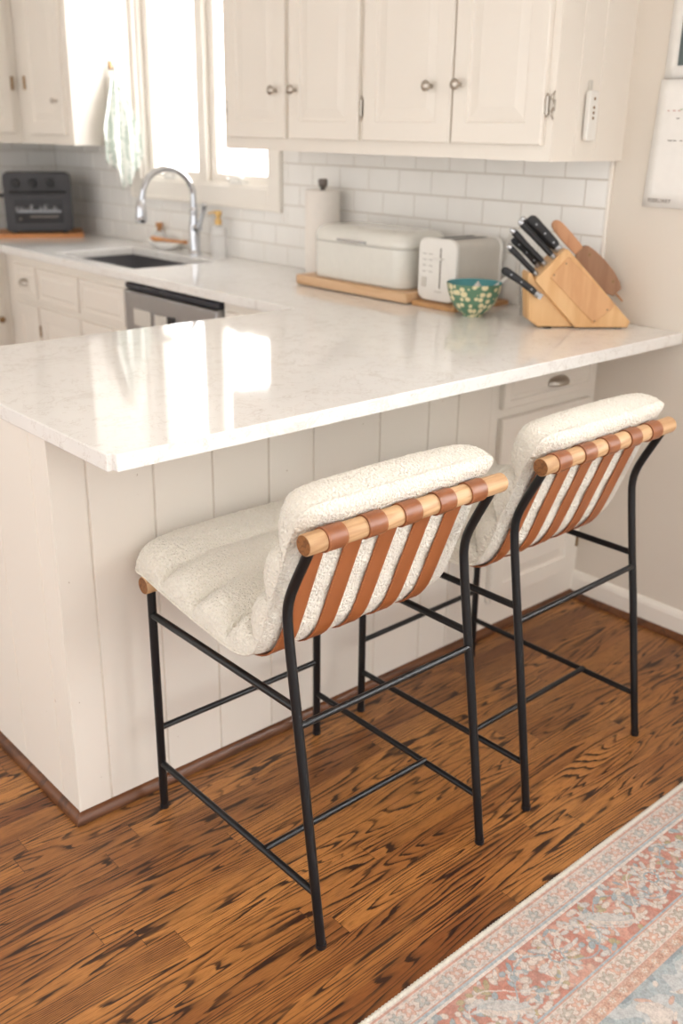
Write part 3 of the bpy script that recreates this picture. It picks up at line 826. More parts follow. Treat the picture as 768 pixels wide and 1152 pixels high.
knife(-.1120, .175, .034, .136, .018, 'steel', 'long steel capped knife in the middle of the block')
knife(-.1200, .166, .066, .112, .020, 'black', 'slim black handled knife between two steel capped ones')
knife(-.1370, .148, .022, .114, .017, 'steel', 'shortest steel capped knife, lowest on the slotted face')
knife(-.1328, .0948, .003, .129, .021, 'rivet', 'riveted black knife sticking out of the front toe of the block')

# wooden paddle and a thin spatula leaning behind the block
def lean(u0, z0, u1, z1, y): return (u0, z0, u1, z1, y)
def strip(pts_w, y0, y1, name, mat, par):
    """pts_w: (u, z, half width) along the thing, swept into a flat board"""
    L = [Vector((a, b_)) for a, b_, _ in pts_w]; A = []; B = []
    for i, q in enumerate(L):
        t = (L[min(i+1, len(L)-1)]-L[max(i-1, 0)]).normalized(); nn = Vector((-t.y, t.x)); w = pts_w[i][2]
        A.append(q+nn*w); B.append(q-nn*w)
    poly = [tuple(q) for q in A]+[tuple(q) for q in B[::-1]]
    return MB().prism(poly, lambda q: (q[0], y0, q[1]), lambda q: (q[0], y1, q[1])).build(name, mat, par, world=False, bevel=.002, seg=2)
pr = thing('wooden_paddle', KB, 'long wooden paddle with pale handle and darker blade leaning behind the knife block', 'wooden paddle', rz=KA)
e = []
def along(t, o=0): # from the handle top towards the foot
    a = Vector((-.0794, .2856)); c = Vector((.1258, .0861)); d = (c-a).normalized(); nn = Vector((-d.y, d.x)); p = a+(c-a)*t+nn*o; return p
hp = [(.0, .004), (.01, .009), (.03, .013), (.08, .016), (.2, .017), (.34, .016), (.40, .015)]
strip([(*along(t), w) for t, w in hp], .0945, .107, 'handle', M['paddlelight'], pr)
bp = [(.40, .016), (.43, .024), (.50, .029), (.65, .033), (.82, .031), (.94, .024), (1.0, .015)]
bo = strip([(*along(t, .004), w) for t, w in bp], .0945, .109, 'blade', M['paddledark'], pr)
for t in (.5, .88): q = along(t, .014); MB().tube([(q.x, .0935, q.y), (q.x, .096, q.y)], .0045, 12).build('dowel', M['brass'], bo, world=False)
sp = thing('wooden_spatula', KB, 'thin wooden stick poking out low behind the knife block', 'spatula', rz=KA)
strip([(.02, .188, .003), (.08, .131, .003), (.129, .0842, .0028), (.187, .0295, .002)], .112, .118, 'stick', M['paddlelight'], sp)

# --- toaster oven on its board in the far corner
OA = math.atan2(-.17, .35)
OB = (-.325, 3.315, H)
o = MB().prism(rrect(-.205, .205, 0, .30, .012, 4), lambda q: (q[0], q[1], 0), lambda q: (q[0], q[1], .018)).build('oven_board', M['orangewood'], bevel=.002, seg=2)
o.location = OB; o.rotation_euler = (0, 0, OA); tag(o, 'orange toned wooden board under the black toaster oven', 'cutting board')
r = thing('toaster_oven', (OB[0], OB[1], H+.018), 'charcoal black toaster oven with three knobs in the far corner', 'toaster oven', rz=OA)
b = MB(); W_ = .158; TH_ = .282
b.prism(rrect(-W_, W_, .012, TH_, .022, 5), lambda q: (q[0], .035, q[1]), lambda q: (q[0], .27, q[1])); b.build('body', M['ovenbody'], r, smooth=True, world=False, bevel=.004)
b = MB(); b.prism(rrect(-W_-.002, W_+.002, .010, TH_+.002, .02, 5), lambda q: (q[0], .02, q[1]), lambda q: (q[0], .036, q[1])); b.build('fascia', M['ovenbody'], r, smooth=True, world=False, bevel=.003)
for x in (-.10, -.02, .06):
    k = MB().lathe([(.021, 0), (.021, -.006), (.018, -.008), (.017, -.022), (.0, -.023)], (x, .02, .238), 22, axis='Y').box(x-.003, x+.003, -.006, .0, .222, .254)
    k.build('knob', M['black'], r, smooth=True, world=False)
b = MB(); b.prism(rrect(-.135, .135, .03, .200, .012, 4), lambda q: (q[0], .012, q[1]), lambda q: (q[0], .0205, q[1])); do = b.build('door', M['ovenbody'], r, smooth=True, world=False)
MB().prism(rrect(-.115, .115, .050, .165, .008, 4), lambda q: (q[0], .0108, q[1]), lambda q: (q[0], .0125, q[1])).build('glass_window', M['ovenglass'], do, world=False)
b = MB(); b.tube([(-.13, -.012, .196), (.13, -.012, .196)], .006, 10); b.tube([(-.115, -.012, .196), (-.115, .014, .196)], .004, 8); b.tube([(.115, -.012, .196), (.115, .014, .196)], .004, 8); b.build('handle', M['black'], do, smooth=True, world=False)
b = MB()  # pale shapes on the door glass, modelled in place of the room's reflection
random.seed(9)
for i in range(9): x = -.10+i*.022; hh = random.uniform(.006, .028); b.lathe([(.0, 0), (.009, 0), (.011, hh*.5), (.006, hh), (.0, hh+.001)], (x, .0085, .112), 8)
b.box(-.105, .105, .0085, .0108, .100, .112); b.build('glass_reflection', plain('reflection_grey', (150, 152, 156), .3, .5), do, world=False)
b = MB(); b.box(-.045, .09, .0100, .0106, .078, .084); b.lathe([(.0, 0), (.006, 0), (.004, .008), (.0, .012)], (-.09, .0095, .066), 8); b.build('badge', M['ink'], do, world=False)
for x in (-.12, .12):
    MB().lathe([(.0, 0), (.014, 0), (.014, .0125), (.0, .0125)], (x, .06, 0), 12).build('foot', M['black'], r, world=False)
    MB().lathe([(.0, 0), (.014, 0), (.014, .0125), (.0, .0125)], (x, .24, 0), 12).build('foot', M['black'], r, world=False)
MB().tube([(-W_-.03, .10, .175), (-W_+.002, .10, .175)], .009, 10).build('side_handle', M['black'], r, smooth=True, world=False)

# ================================================================== HANGING THINGS
# towel and its hook on the end of the corner cabinet
hk = (-.130, YW, 1.685)
r = thing('wall_hook', hk, 'small metal hook on the bright cabinet end holding the towel', 'hook')
b = MB(); b.box(hk[0]-.009, hk[0]+.009, YW-.005, YW-.0003, 1.668, 1.705); b.build('plate', M['brass'], r, bevel=.002)
MB().tube(catmull([(hk[0], YW-.005, 1.675), (hk[0], YW-.022, 1.668), (hk[0], YW-.034, 1.675), (hk[0], YW-.036, 1.69)], 5), .003, 8).build('hook', M['brass'], r, smooth=True)
vs = []; fs = []; NU, NV = 44, 46
top = Vector((hk[0]+.005, YW-.026, 1.678))
for j in range(NV+1):
    t = j/NV
    wid = .006+.092*min(1, (t/.72))**.85 if t < .72 else .098*(1-.0*(t-.72))
    for i in range(NU+1):
        s_ = i/NU*2-1
        x = top.x+.012*t+s_*wid
        # lower hem: two hanging points and a notch
        low = .50+.022*math.cos(s_*7.5)-.17*abs(s_)**1.5+(.03 if s_ > .2 else 0)
        z = top.z-low*t+.012*math.cos(s_*3)*(1-t)
        fold = .018*math.sin(s_*9+t*1.6)*min(1, t*1.6+.15)+.006*math.sin(s_*21+1)*t
        y = min(YW-.028+fold-.012*t, YW-.004)
        vs.append((x, y, z))
for j in range(NV):
    for i in range(NU): k = j*(NU+1)+i; fs.append((k, k+1, k+NU+2, k+NU+1))
o = link_mesh('kitchen_towel', vs, fs, M['towel'], smooth='all'); sm = o.modifiers.new('t', 'SOLIDIFY'); sm.thickness = .002
tag(o, 'white and sage green kitchen towel hanging in folds beside the window', 'towel')

# remote in a clear holder on the near cabinet end
ye = .2642
r = thing('remote_control', (-.185, ye, 1.42), 'slim white remote control hung on the wall cabinet end', 'remote control')
b = MB(); b.prism(rrect(-.206, -.166, 1.415, 1.540, .009, 4), lambda q: (q[0], ye-.020, q[1]), lambda q: (q[0], ye-.005, q[1])); b.build('case', M['white'], r, smooth=True, bevel=.003)
b = MB()
for zz in (1.52, 1.498, 1.485, 1.472): b.lathe([(.0, -.0008), (.0042, -.0008), (.0042, 0), (.0, 0)], (-.186, ye-.020, zz), 12, axis='Y')
b.build('buttons', M['brass'], r)
b = MB(); b.prism(rrect(-.193, -.179, 1.538, 1.566, .004, 3), lambda q: (q[0], ye-.0045, q[1]), lambda q: (q[0], ye-.0004, q[1]))
b.build('adhesive_hook', M['toastside'], r)

# calendar on the wall
r = thing('wall_calendar', (-.004, -.03, 1.25), 'white paper calendar hanging on the beige wall at the right edge', 'calendar')
cy0, cy1 = -.165, .170
def sheet(z0, z1, lean0, lean1, name, y1a, y1b):
    vs = []; fs = []; n, k = 12, 8
    for j in range(k+1):
        t = j/k; z = z0+(z1-z0)*t
        for i in range(n+1):
            s_ = i/n; y = cy0+((y1a+(y1b-y1a)*t)-cy0)*s_
            vs.append((-.004-lean0*(1-t)-lean1*t-.003*math.sin(s_*6+t*2)*(1 if name == 'month_page' else .3), y, z))
    for j in range(k):
        for i in range(n): a = j*(n+1)+i; fs.append((a, a+1, a+n+2, a+n+1))
    o = link_mesh(name, vs, fs, M['paper'], r, smooth='all'); m_ = o.modifiers.new('t', 'SOLIDIFY'); m_.thickness = .0008
    return o
pg = sheet(1.245, 1.572, .006, .004, 'month_page', .176, .160); up = sheet(1.574, 1.90, .003, .002, 'picture_page', .156, .152)
MB().box(-.0118, -.0108, -.14, .118, 1.605, 1.87).build('picture', M['photo'], up)
def text(body, size, loc, mat, parent, rot, name='lettering'):
    cu = bpy.data.curves.new(name, 'FONT'); cu.body = body; cu.size = size; cu.extrude = .0003; cu.align_x = 'LEFT'; cu.space_character = 1.05
    ob = bpy.data.objects.new('tmp', cu); COL.objects.link(ob)
    dg = bpy.context.evaluated_depsgraph_get(); me = bpy.data.meshes.new_from_object(ob.evaluated_get(dg)); bpy.data.objects.remove(ob)
    o = bpy.data.objects.new(name, me); COL.objects.link(o); me.materials.clear(); me.materials.append(mat)
    o.parent = parent; o.location = Vector(loc)-chain_loc(parent); o.rotation_euler = rot
    return o
RX = (PI/2, 0, -PI/2)
text('FEBRUARY', .0145, (-.0152, .156, 1.2585), M['ink'], pg, RX)
random.seed(3)
for mt, cols, rows in ((M['inkred'], 3, [1.493]), (M['inkgreen'], 3, [1.496]), (M['ink'], 5, [1.474, 1.428, 1.418, 1.384])):
    b = MB()
    for zz in rows:
        for i in range(cols):
            y = random.uniform(-.13, .135) if mt is not M['inkred'] else .13-i*.016
            L = random.uniform(.004, .014); b.box(-.0135, -.0128, y-L, y, zz, zz+.0022)
    b.build('printed_marks', mt, pg)

# ================================================================== STOOLS
SX, SY = -1.4075, -.075
HW = .2245     # leg plane half spacing
def make_stool():
    root = thing('counter_stool', (0, 0, 0), '', 'stool', 'counter stools at the peninsula')
    def part(mb, name, mat, **kw): return mb.build(name, mat, root, world=False, **kw)
    rear = [(-.350, 0.004), (-.349, .012), (-.2965, .362), (-.2790, .470), (-.2625, .58), (-.257, .62), (-.2538, .65), (-.2555, .675), (-.263, .70), (-.277, .73), (-.298, .77), (-.312, .797)]
    rear = [(y-SY, z) for y, z in rear]
    top = catmull([(0, y, z) for y, z in rear[3:]], 5)
    for s in (-1, 1):
        path = [(s*HW, y, z) for y, z in rear[:3]]+[(s*HW, q.y, q.z) for q in top]
        part(MB().tube(path, .0093, 16), 'leg', M['blackmetal'], smooth=True)
        part(MB().tube([(s*HW, .193-SY, .004), (s*HW, .197-SY, .545)], .0093, 16), 'leg', M['blackmetal'], smooth=True)
        for q in ((-.350, 0), (.193, 0)):
            part(MB().lathe([(.0, 0), (.0098, 0), (.0105, .003), (.0105, .011), (.0, .011)], (s*HW, q[0]-SY, 0), 14), 'foot_cap', M['black'], smooth=True)
        part(MB().tube([(s*HW, .196-SY, .483), (s*HW, -.283-SY, .483)], .0078, 14), 'side_rail', M['blackmetal'], smooth=True)
        part(MB().tube([(s*HW, .194-SY, .118), (s*HW, -.333-SY, .114)], .0072, 14), 'side_rail', M['blackmetal'], smooth=True)
    part(MB().tube([(-HW, .1955-SY, .207), (HW, .1955-SY, .207)], .0068, 14), 'front_rail', M['blackmetal'], smooth=True)
    part(MB().tube([(-HW, -.180-SY, .120), (HW, -.180-SY, .120)], .0068, 14), 'footrest_rail', M['blackmetal'], smooth=True)
    part(MB().tube([(-HW, -.284-SY, .450), (HW, -.284-SY, .450)], .0068, 14), 'rear_rail', M['blackmetal'], smooth=True)
    RR = .0188; rc = (-.316-SY, .811); fc = (.199-SY, .553)
    for (cy, cz) in (rc, fc):
        x0, x1 = -.2415, .2465
        o = part(MB().lathe([(RR-.0015, x0), (RR, x0+.002), (RR, x1-.002), (RR-.0015, x1)], (0, cy, cz), 28, axis='X'), 'rod', M['rod'], smooth=True)
        o.data.materials.append(M['rodend'])
        for q in o.data.polygons:
            if len(q.vertices) > 8: q.material_index = 1
    # cushion profile, underside/back (y, z)
    prof = [(.252, .576), (.230, .572), (.199, .571), (.15, .562), (.10, .554), (.04, .545), (-.02, .538), (-.08, .531), (-.125, .532), (-.160, .545), (-.186, .575),
            (-.206, .620), (-.223, .665), (-.240, .710), (-.257, .755), (-.273, .795), (-.287, .824), (-.299, .848), (-.309, .867)]
    C_ = catmull([(y-SY, z, 0) for y, z in prof], 14); C_ = [Vector((q.x, q.y)) for q in C_]
    # resample evenly
    acc = [0]
    for i in range(1, len(C_)): acc.append(acc[-1]+(C_[i]-C_[i-1]).length)
    Ltot = acc[-1]; NS = 250; pts = []; k = 0
    for i in range(NS+1):
        t = Ltot*i/NS
        while k < len(acc)-2 and acc[k+1] < t: k += 1
        f = (t-acc[k])/max(1e-9, acc[k+1]-acc[k]); pts.append(C_[k].lerp(C_[k+1], f))
    nrm = []
    for i in range(NS+1):
        t = (pts[min(i+1, NS)]-pts[max(i-1, 0)]).normalized(); nrm.append(Vector((t.y, -t.x)))   # towards the sitter
    if nrm[NS//4].y < 0: nrm = [-q for q in nrm]
    # smooth normals at the crook
    for _ in range(14): nrm = [((nrm[max(i-1, 0)]+nrm[i]*1.0+nrm[min(i+1, NS)])).normalized() for i in range(NS+1)]
    NR = 7; NX = 150; CW = .2365
    vs = []
    def sideprof(u): return max(0.0, 1-abs(u)**12)**.5
    def endprof(s_):
        e = min(s_, 1-s_)/.045
        return 1.0 if e >= 1 else math.sqrt(max(0, 1-(1-e)**2))
    topv = []; botv = []
    for i in range(NS+1):
        s_ = i/NS; roll = 1.0 if min(s_, 1-s_) < .5/NR else abs(math.sin(PI*s_*NR)); ep = endprof(s_)
        for j in range(NX+1):
            u = -1+2*j/NX; u = math.copysign(1-(1-abs(u))**1.5, u)
            sm_ = min(1, max(0, (abs(u)-.5)/.42)); sm_ = sm_*sm_*(3-2*sm_); deep = .30+.66*sm_                     # channels pull in more at the ends
            hgt = .074*((1-deep*.80)+deep*.80*roll**.55)
            hgt *= (.90+.10*(1-abs(u)**2))
            th = hgt*sideprof(u)*ep
            x = u*CW*(1+(.034*roll**.6-.012)*(abs(u)**8)*(1-abs(u)**12)**.35)
            dd_ = min(s_, 1-s_)*Ltot/.030
            if dd_ < 1: x -= math.copysign(abs(u)**3*.030*(1-math.sqrt(max(0, 1-(1-dd_)**2))), x)
            q = pts[i]+nrm[i]*(th+.003)
            topv.append((x, q.x, q.y))
            back = .009*(1-abs(u)**6)*ep*(.7+.3*roll)
            if s_ > .93: back += .010*(s_-.93)/.07*(1-abs(u)**6)*ep
            q = pts[i]-nrm[i]*back
            botv.append((x, q.x, q.y))
    N1 = NX+1; vs = topv+botv; off = len(topv); fs = []
    for i in range(NS):
        for j in range(NX):
            a = i*N1+j; fs.append((a, a+1, a+N1+1, a+N1)); fs.append((off+a, off+a+N1, off+a+N1+1, off+a+1))
    for i in range(NS):
        a = i*N1; fs.append((a, a+N1, off+a+N1, off+a)); a += NX; fs.append((a+N1, a, off+a, off+a+N1))
    for j in range(NX):
        fs.append((j+1, j, off+j, off+j+1)); a = NS*N1+j; fs.append((a, a+1, off+a+1, off+a))
    cu = link_mesh('cushion', vs, fs, M['boucle'], root, smooth='all', world=False)
    # curly nap
    me = cu.data; nv = len(me.vertices); nn = np.zeros(nv*3); me.vertices.foreach_get('co', nn); co = nn.reshape(-1, 3).copy()
    me.vertex_normals.foreach_get('vector', nn); no = nn.reshape(-1, 3)
    dsp = np.array([noise.noise(Vector(c)*190)*.0019+noise.noise(Vector(c)*400)*.0013 for c in co])
    co += no*dsp[:, None]; me.vertices.foreach_set('co', co.ravel()); me.update()
    # welt seam round the edge
    loop = []
    def cwx(i):
        d_ = min(i, NS-i)/NS*Ltot/.030
        return CW+.001-(.030*(1-math.sqrt(max(0, 1-(1-d_)**2))) if d_ < 1 else 0)
    for i in range(0, NS+1, 3): loop.append(Vector((-cwx(i), *(pts[i]+nrm[i]*.002))))
    CE = cwx(0)
    for j in range(1, 24): loop.append(Vector((-CE+2*CE*j/24, *(pts[NS]+nrm[NS]*.003))))
    for i in range(NS, -1, -3): loop.append(Vector((cwx(i), *(pts[i]+nrm[i]*.002))))
    for j in range(1, 24): loop.append(Vector((CE-2*CE*j/24, *(pts[0]+nrm[0]*.003))))
    MB().tube(loop, .0028, 7, closed=True).build('welt', M['boucle'], cu, smooth='all', world=False)
    # leather straps from the front rod under the cushion and up round the rear rod
    SW = .0208
    under = [pts[i]-nrm[i]*.0115 for i in range(0, NS+1, 5)]
    under = [q for q in under if (q.x < fc[0]-.006) and (q.y < rc[1]-.012)]
    for xc in (-.183, -.0935, -.009, .079, .163):
        path = []
        for k in range(0, 9):     # wrap the front rod
            a = math.radians(100-k*(-40)); path.append(Vector((fc[0]+(RR+.0014)*math.cos(a), fc[1]+(RR+.0014)*math.sin(a))))
        path = path[::-1]
        A = [Vector((fc[0]+(RR+.0016)*math.cos(math.radians(w)), fc[1]+(RR+.0016)*math.sin(math.radians(w)))) for w in range(230, -125, -15)]
        ctr = A[3:]   # from the rear side over the top, to the front and underneath
        strap = [Vector((fc[0]+(RR+.0016)*math.cos(math.radians(w)), fc[1]+(RR+.0016)*math.sin(math.radians(w)))) for w in range(-60, 181, 15)]
        strap = [Vector((fc[0]-(RR+.002)*.3, fc[1]-(RR+.002)))] + under[2:]
        # on to the rear rod
        endp = Vector((rc[0]+RR*.95, rc[1]-.006)); strap.append(endp)
        def ribbon(line, w0, th, name, mat, lift=0):
            vs = []; fs = []; n = len(line)
            for i, q in enumerate(line):
                t = (line[min(i+1, n-1)]-line[max(i-1, 0)]).normalized(); m_ = Vector((-t.y, t.x))
                for (dx, dn) in ((-w0, -th/2), (w0, -th/2), (w0, th/2), (-w0, th/2)):
                    p2 = q+m_*dn; vs.append((xc+dx, p2.x, p2.y))
            for i in range(n-1):
                for j in range(4): fs.append((i*4+j, i*4+(j+1) % 4, (i+1)*4+(j+1) % 4, (i+1)*4+j))
            fs += [(0, 3, 2, 1), tuple((n-1)*4+j for j in range(4))]
            return link_mesh(name, vs, fs, mat, root, smooth=True, world=False)
        st = ribbon(strap, SW, .0026, 'strap', M['leather'])
        for side in (-1, 1):
            sb = MB()
            for i in range(3, len(strap)-2):
                for f_ in (0., .5):
                    q = strap[i].lerp(strap[i+1], f_); q2 = strap[i].lerp(strap[i+1], f_+.30)
                    t = (strap[i+1]-strap[i]).normalized(); m_ = Vector((-t.y, t.x))
                    sgn = 1 if (m_.x < 0 or m_.y < -.5) else -1
                    q = q+m_*.0015*sgn; q2 = q2+m_*.0015*sgn
                    sb.tube([(xc+side*(SW-.003), q.x, q.y), (xc+side*(SW-.003), q2.x, q2.y)], .0005, 4)
            sb.build('stitching', M['stitch'], st, world=False)
        for (cc, w0, w1) in ((rc, 0, 360), (fc, 0, 360)):
            ln = [Vector((cc[0]+(RR+.0014)*math.cos(math.radians(w)), cc[1]+(RR+.0014)*math.sin(math.radians(w)))) for w in range(w0, w1+1, 12)]
            lp = ribbon(ln, SW, .0028, 'loop', M['loop'])
            if cc is rc:
                for side in (-1, 1):
                    sb = MB()
                    for w in range(100, 300, 6):
                        a = math.radians(w); a2 = math.radians(w+2.6); R_ = RR+.0031
                        sb.tube([(xc+side*(SW-.003), cc[0]+R_*math.cos(a), cc[1]+R_*math.sin(a)), (xc+side*(SW-.003), cc[0]+R_*math.cos(a2), cc[1]+R_*math.sin(a2))], .0004, 4)
                    sb.build('stitching', M['stitch'], lp, world=False)
    return root
st = make_stool(); st.location = (SX, SY, 0)
st['label'] = 'nearer counter stool, left of the two, cream boucle seat on black metal frame'
def copy_tree(o, parent=None):
    c = o.copy(); COL.objects.link(c)
    if parent: c.parent = parent
    for ch in list(o.children): copy_tree(ch, c)
    return c
s2 = copy_tree(st); s2.location = (-.795, -.064, 0); s2.rotation_euler = (0, 0, math.radians(1.0))
s2['label'] = 'farther counter stool, right of the two, beside the calendar wall and cabinet doors'

# ================================================================== RUG
def rug():
    def axis(segs):
        out = []
        for a, b_, st in segs:
            n = max(1, int(round((b_-a)/st))); out += [a+(b_-a)*i/n for i in range(n)]
        out.append(segs[-1][1]); return np.array(out)
    X0, X1, Y1, Y0 = -2.35, -.35, -.5335, -1.95
    xs = axis([(X0, -1.70, .008), (-1.70, -.64, .0016), (-.64, X1, .006)]); ys = axis([(Y0, -.96, .008), (-.96, Y1, .0015)])
    nx, ny = len(xs), len(ys); XX, YY = np.meshgrid(xs, ys); x = XX.ravel(); y = YY.ravel(); v = Y1-y; u = x
    rng = np.random.RandomState(5)
    def c(r, g, b): return np.array(srgb(r, g, b)[:3])
    cream, red, blue, pale, peach, olive, dark = c(212, 198, 186), c(184, 106, 84), c(136, 158, 166), c(196, 192, 188), c(204, 156, 132), c(164, 150, 100), c(120, 80, 64)
    darkblue = c(96, 126, 140)
    col = np.tile(cream, (len(x), 1))
    def put(mask, cc, al=1.0): 
        m_ = (mask if mask.dtype != bool else mask.astype(float))[:, None]*al; col[:] = col*(1-m_)+cc*m_
    def band(a, b_): return (v >= a) & (v < b_)
    def vnoise(px, py, sc, seed):
        gx, gy = px*sc+seed*13.1+500, py*sc+seed*7.7+500; ix, iy = np.floor(gx), np.floor(gy); fx, fy = gx-ix, gy-iy
        def h(a, b_): q = np.sin(a*127.1+b_*311.7+seed*17.3)*43758.5453; return q-np.floor(q)
        fx = fx*fx*(3-2*fx); fy = fy*fy*(3-2*fy)
        return (h(ix, iy)*(1-fx)+h(ix+1, iy)*fx)*(1-fy)+(h(ix, iy+1)*(1-fx)+h(ix+1, iy+1)*fx)*fy
    # wobble
    u = u+.0022*(vnoise(x, y, 60, 1)-.5)*2; vv = v+.0016*(vnoise(x, y, 60, 2)-.5)*2
    U2, V2, C3 = u.reshape(ny, nx), vv.reshape(ny, nx), col.reshape(ny, nx, 3)
    def win(cu, cv, R, msk):
        i0, i1 = np.searchsorted(xs, cu-R-.004), np.searchsorted(xs, cu+R+.004)
        j0, j1 = np.searchsorted(ys, Y1-cv-R-.004), np.searchsorted(ys, Y1-cv+R+.004)
        sl = (slice(j0, j1), slice(i0, i1)); return sl, (None if msk is None else msk.reshape(ny, nx)[sl])
    def put2(sl, m_, cc, al=1.0):
        k = m_.astype(float)[..., None]*al; C3[sl] = C3[sl]*(1-k)+cc*k
    def rosette(cu, cv, R, petals, c1, c2, ring=None, rot=0.0, msk=None):
        sl, mk = win(cu, cv, R, msk); du, dv = U2[sl]-cu, V2[sl]-cv; r = np.hypot(du, dv); a = np.arctan2(dv, du)+rot
        k = R*(.78+.22*np.cos(a*petals)); m_ = (r < k) if mk is None else (r < k) & mk
        put2(sl, m_, c1); put2(sl, m_ & (r > k-.0022), dark, .55)
        if ring is not None: put2(sl, (r < R*.62) & (r > R*.45) & m_, ring)
        pr = R*.30; n6 = petals if petals < 9 else 6
        for i in range(n6):
            w = 2*PI*i/n6; put2(sl, np.hypot(du-pr*math.cos(w), dv-pr*math.sin(w)) < R*.115, c2)
        put2(sl, r < R*.13, ring if ring is not None else c2)
    def blob(cu, cv, a_, b_, th, cc, outline=dark, msk=None, al=.95):
        sl, mk = win(cu, cv, max(a_, b_), msk); du, dv = U2[sl]-cu, V2[sl]-cv; ct, s_ = math.cos(th), math.sin(th)
        p, q = (du*ct+dv*s_)/a_, (-du*s_+dv*ct)/b_; d = p*p+q*q
        m_ = d < 1 if mk is None else (d < 1) & mk
        put2(sl, m_, cc, al); put2(sl, m_ & (d > .62), outline, .42)
    def guard(a, b_, field, mot, per, c1, c2):
        mk = band(a, b_); put(mk, field); mid = (a+b_)/2; hw = (b_-a)/2
        # meander + rosettes
        ph = np.mod(u, per)/per; w = mid+hw*.62*np.sin(2*PI*u/per); put(mk & (np.abs(vv-w) < .0019), mot, .75)
        w2 = mid-hw*.62*np.sin(2*PI*u/per); put(mk & (np.abs(vv-w2) < .0015), mot, .5)
        du = (np.mod(u+per/4, per/2)-per/4); r = np.hypot(du, vv-mid); alt = (np.floor((u+per/4)/(per/2)) % 2 == 0)
        a2 = np.arctan2(vv-mid, du); k = hw*(.60+.16*np.cos(5*a2))
        put(mk & (r < k) & alt, c1, .9); put(mk & (r < k) & ~alt, c2, .9); put(mk & (r < k) & (r > k-.0022), dark, .4); put(mk & (r < hw*.22), field)
        put(mk & (np.abs(np.abs(vv-mid)-hw*.86) < .0016) & (np.sin(2*PI*u/per*3) > .2), c2, .7)
    # field first
    fm = v >= .262
    put(fm, c(178, 184, 186)); nz = vnoise(x, y, 18, 3)+.5*vnoise(x, y, 45, 4); put(fm & (nz > .80), blue, .8); put(fm & (nz > 1.02), darkblue, .75); put(fm & (nz < .5), cream, .8)
    for k in range(900):
        cu, cv = rng.uniform(-1.8, -.5) if k % 3 else rng.uniform(-2.3, -.4), rng.uniform(.27, .52) if k % 2 else rng.uniform(.4, 1.4); 
        blob(cu, cv, rng.uniform(.006, .020), rng.uniform(.003, .006), rng.uniform(0, PI), [cream, peach, pale, cream, darkblue, cream, red][rng.randint(7)], [dark, darkblue][k % 2], msk=fm)
    for k in range(16):
        cu = -2.2+k*.125; cv = .33+.05*(k % 2)
        for j in range(5): blob(cu+.016*j, cv+.02*j, .030, .007, .9+(.3 if j % 2 else -.3), cream, msk=fm)
        rosette(cu+.05, cv+.0, .020, 6, peach, cream, red, msk=fm)
    # main red border
    mb = band(.066, .188)
    put(mb, red); nz = vnoise(x, y, 38, 6); put(mb & (nz > .62), c(204, 142, 120), .8); put(mb & (nz < .3), c(178, 108, 90), .7)
    for k in range(900):
        cu, cv = rng.uniform(-1.8, -.5) if k % 4 else rng.uniform(-2.3, -.4), rng.uniform(.070, .184)
        blob(cu, cv, rng.uniform(.006, .014), rng.uniform(.004, .0075), rng.uniform(0, PI), [cream, blue, pale, cream, pale, blue, peach, cream, olive][rng.randint(9)], [dark, darkblue, dark][k % 3], msk=mb)
    # curling stems
    for (off, cc) in ((0, cream), (.5, blue)):
        w = .127+.042*np.sin(2*PI*(u/.24+off)); put(mb & (np.abs(vv-w) < .0022), cc, .8)
    for k in range(14):
        cu = -2.28+k*.16; cv = .127+(.006 if k % 2 else -.004)
        if k % 2 == 0:
            for i in range(12):
                w = 2*PI*i/12; blob(cu+.036*math.cos(w), cv+.036*math.sin(w), .013, .0055, w, cream if i % 2 else pale, msk=mb)
            rosette(cu, cv, .027, 12, cream, cream, blue, msk=mb); rosette(cu, cv, .014, 6, red, cream, None, msk=mb)
        else:
            for j in range(6):
                for s_ in (-1, 1): blob(cu-.035+.012*j, cv-.025+.010*j+s_*.010*(1.2-j*.12), .019-.001*j, .0055, .7+s_*.55, cream if s_ > 0 else pale, blue, msk=mb)
            blob(cu, cv, .045, .009, .7, pale, blue, msk=mb)
    # lines and guard bands
    put(band(0, .006), cream); put(band(.006, .010), c(190, 120, 100), .8)
    guard(.010, .050, c(208, 194, 184), c(186, 128, 108), .062, c(206, 160, 140), c(164, 170, 168))
    put(band(.050, .0535), c(188, 124, 104), .8); put(band(.0535, .060), c(160, 176, 184)); put(band(.060, .066), c(222, 210, 200))
    put(band(.188, .193), c(150, 168, 176)); put(band(.193, .196), c(190, 122, 102), .8)
    guard(.196, .236, c(208, 194, 182), c(180, 118, 98), .060, c(208, 158, 134), c(166, 160, 148))
    put(band(.236, .239), c(186, 120, 100), .8)
    guard(.239, .260, c(202, 162, 138), c(186, 128, 102), .034, c(222, 206, 190), c(190, 130, 104)); put(band(.260, .2625), c(186, 126, 106), .7)
    # wear: faded, low contrast
    wear = vnoise(x, y, 9, 9)*.5+vnoise(x, y, 90, 8)*.5; put(wear*.26+.03, c(206, 190, 178))
    thread = (vnoise(x, y, 420, 10)-.5)*.30+(vnoise(x, y, 150, 12)-.5)*.22; col[:] = np.clip(col*(.79+thread[:, None]), 0, 1)
    z = np.full(len(x), .0062)+(vnoise(x, y, 300, 11)-.5)*.0008
    edge = np.minimum(np.minimum(x-X0, X1-x), np.minimum(y-Y0, Y1-y)); z = np.where(edge < .001, .0015, z)
    co = np.stack([x, y, z], 1)
    idx = np.arange(nx*ny).reshape(ny, nx); f = np.stack([idx[:-1, :-1], idx[:-1, 1:], idx[1:, 1:], idx[1:, :-1]], -1).reshape(-1, 4)
    me = bpy.data.meshes.new('pile'); me.vertices.add(len(co)); me.vertices.foreach_set('co', co.ravel())
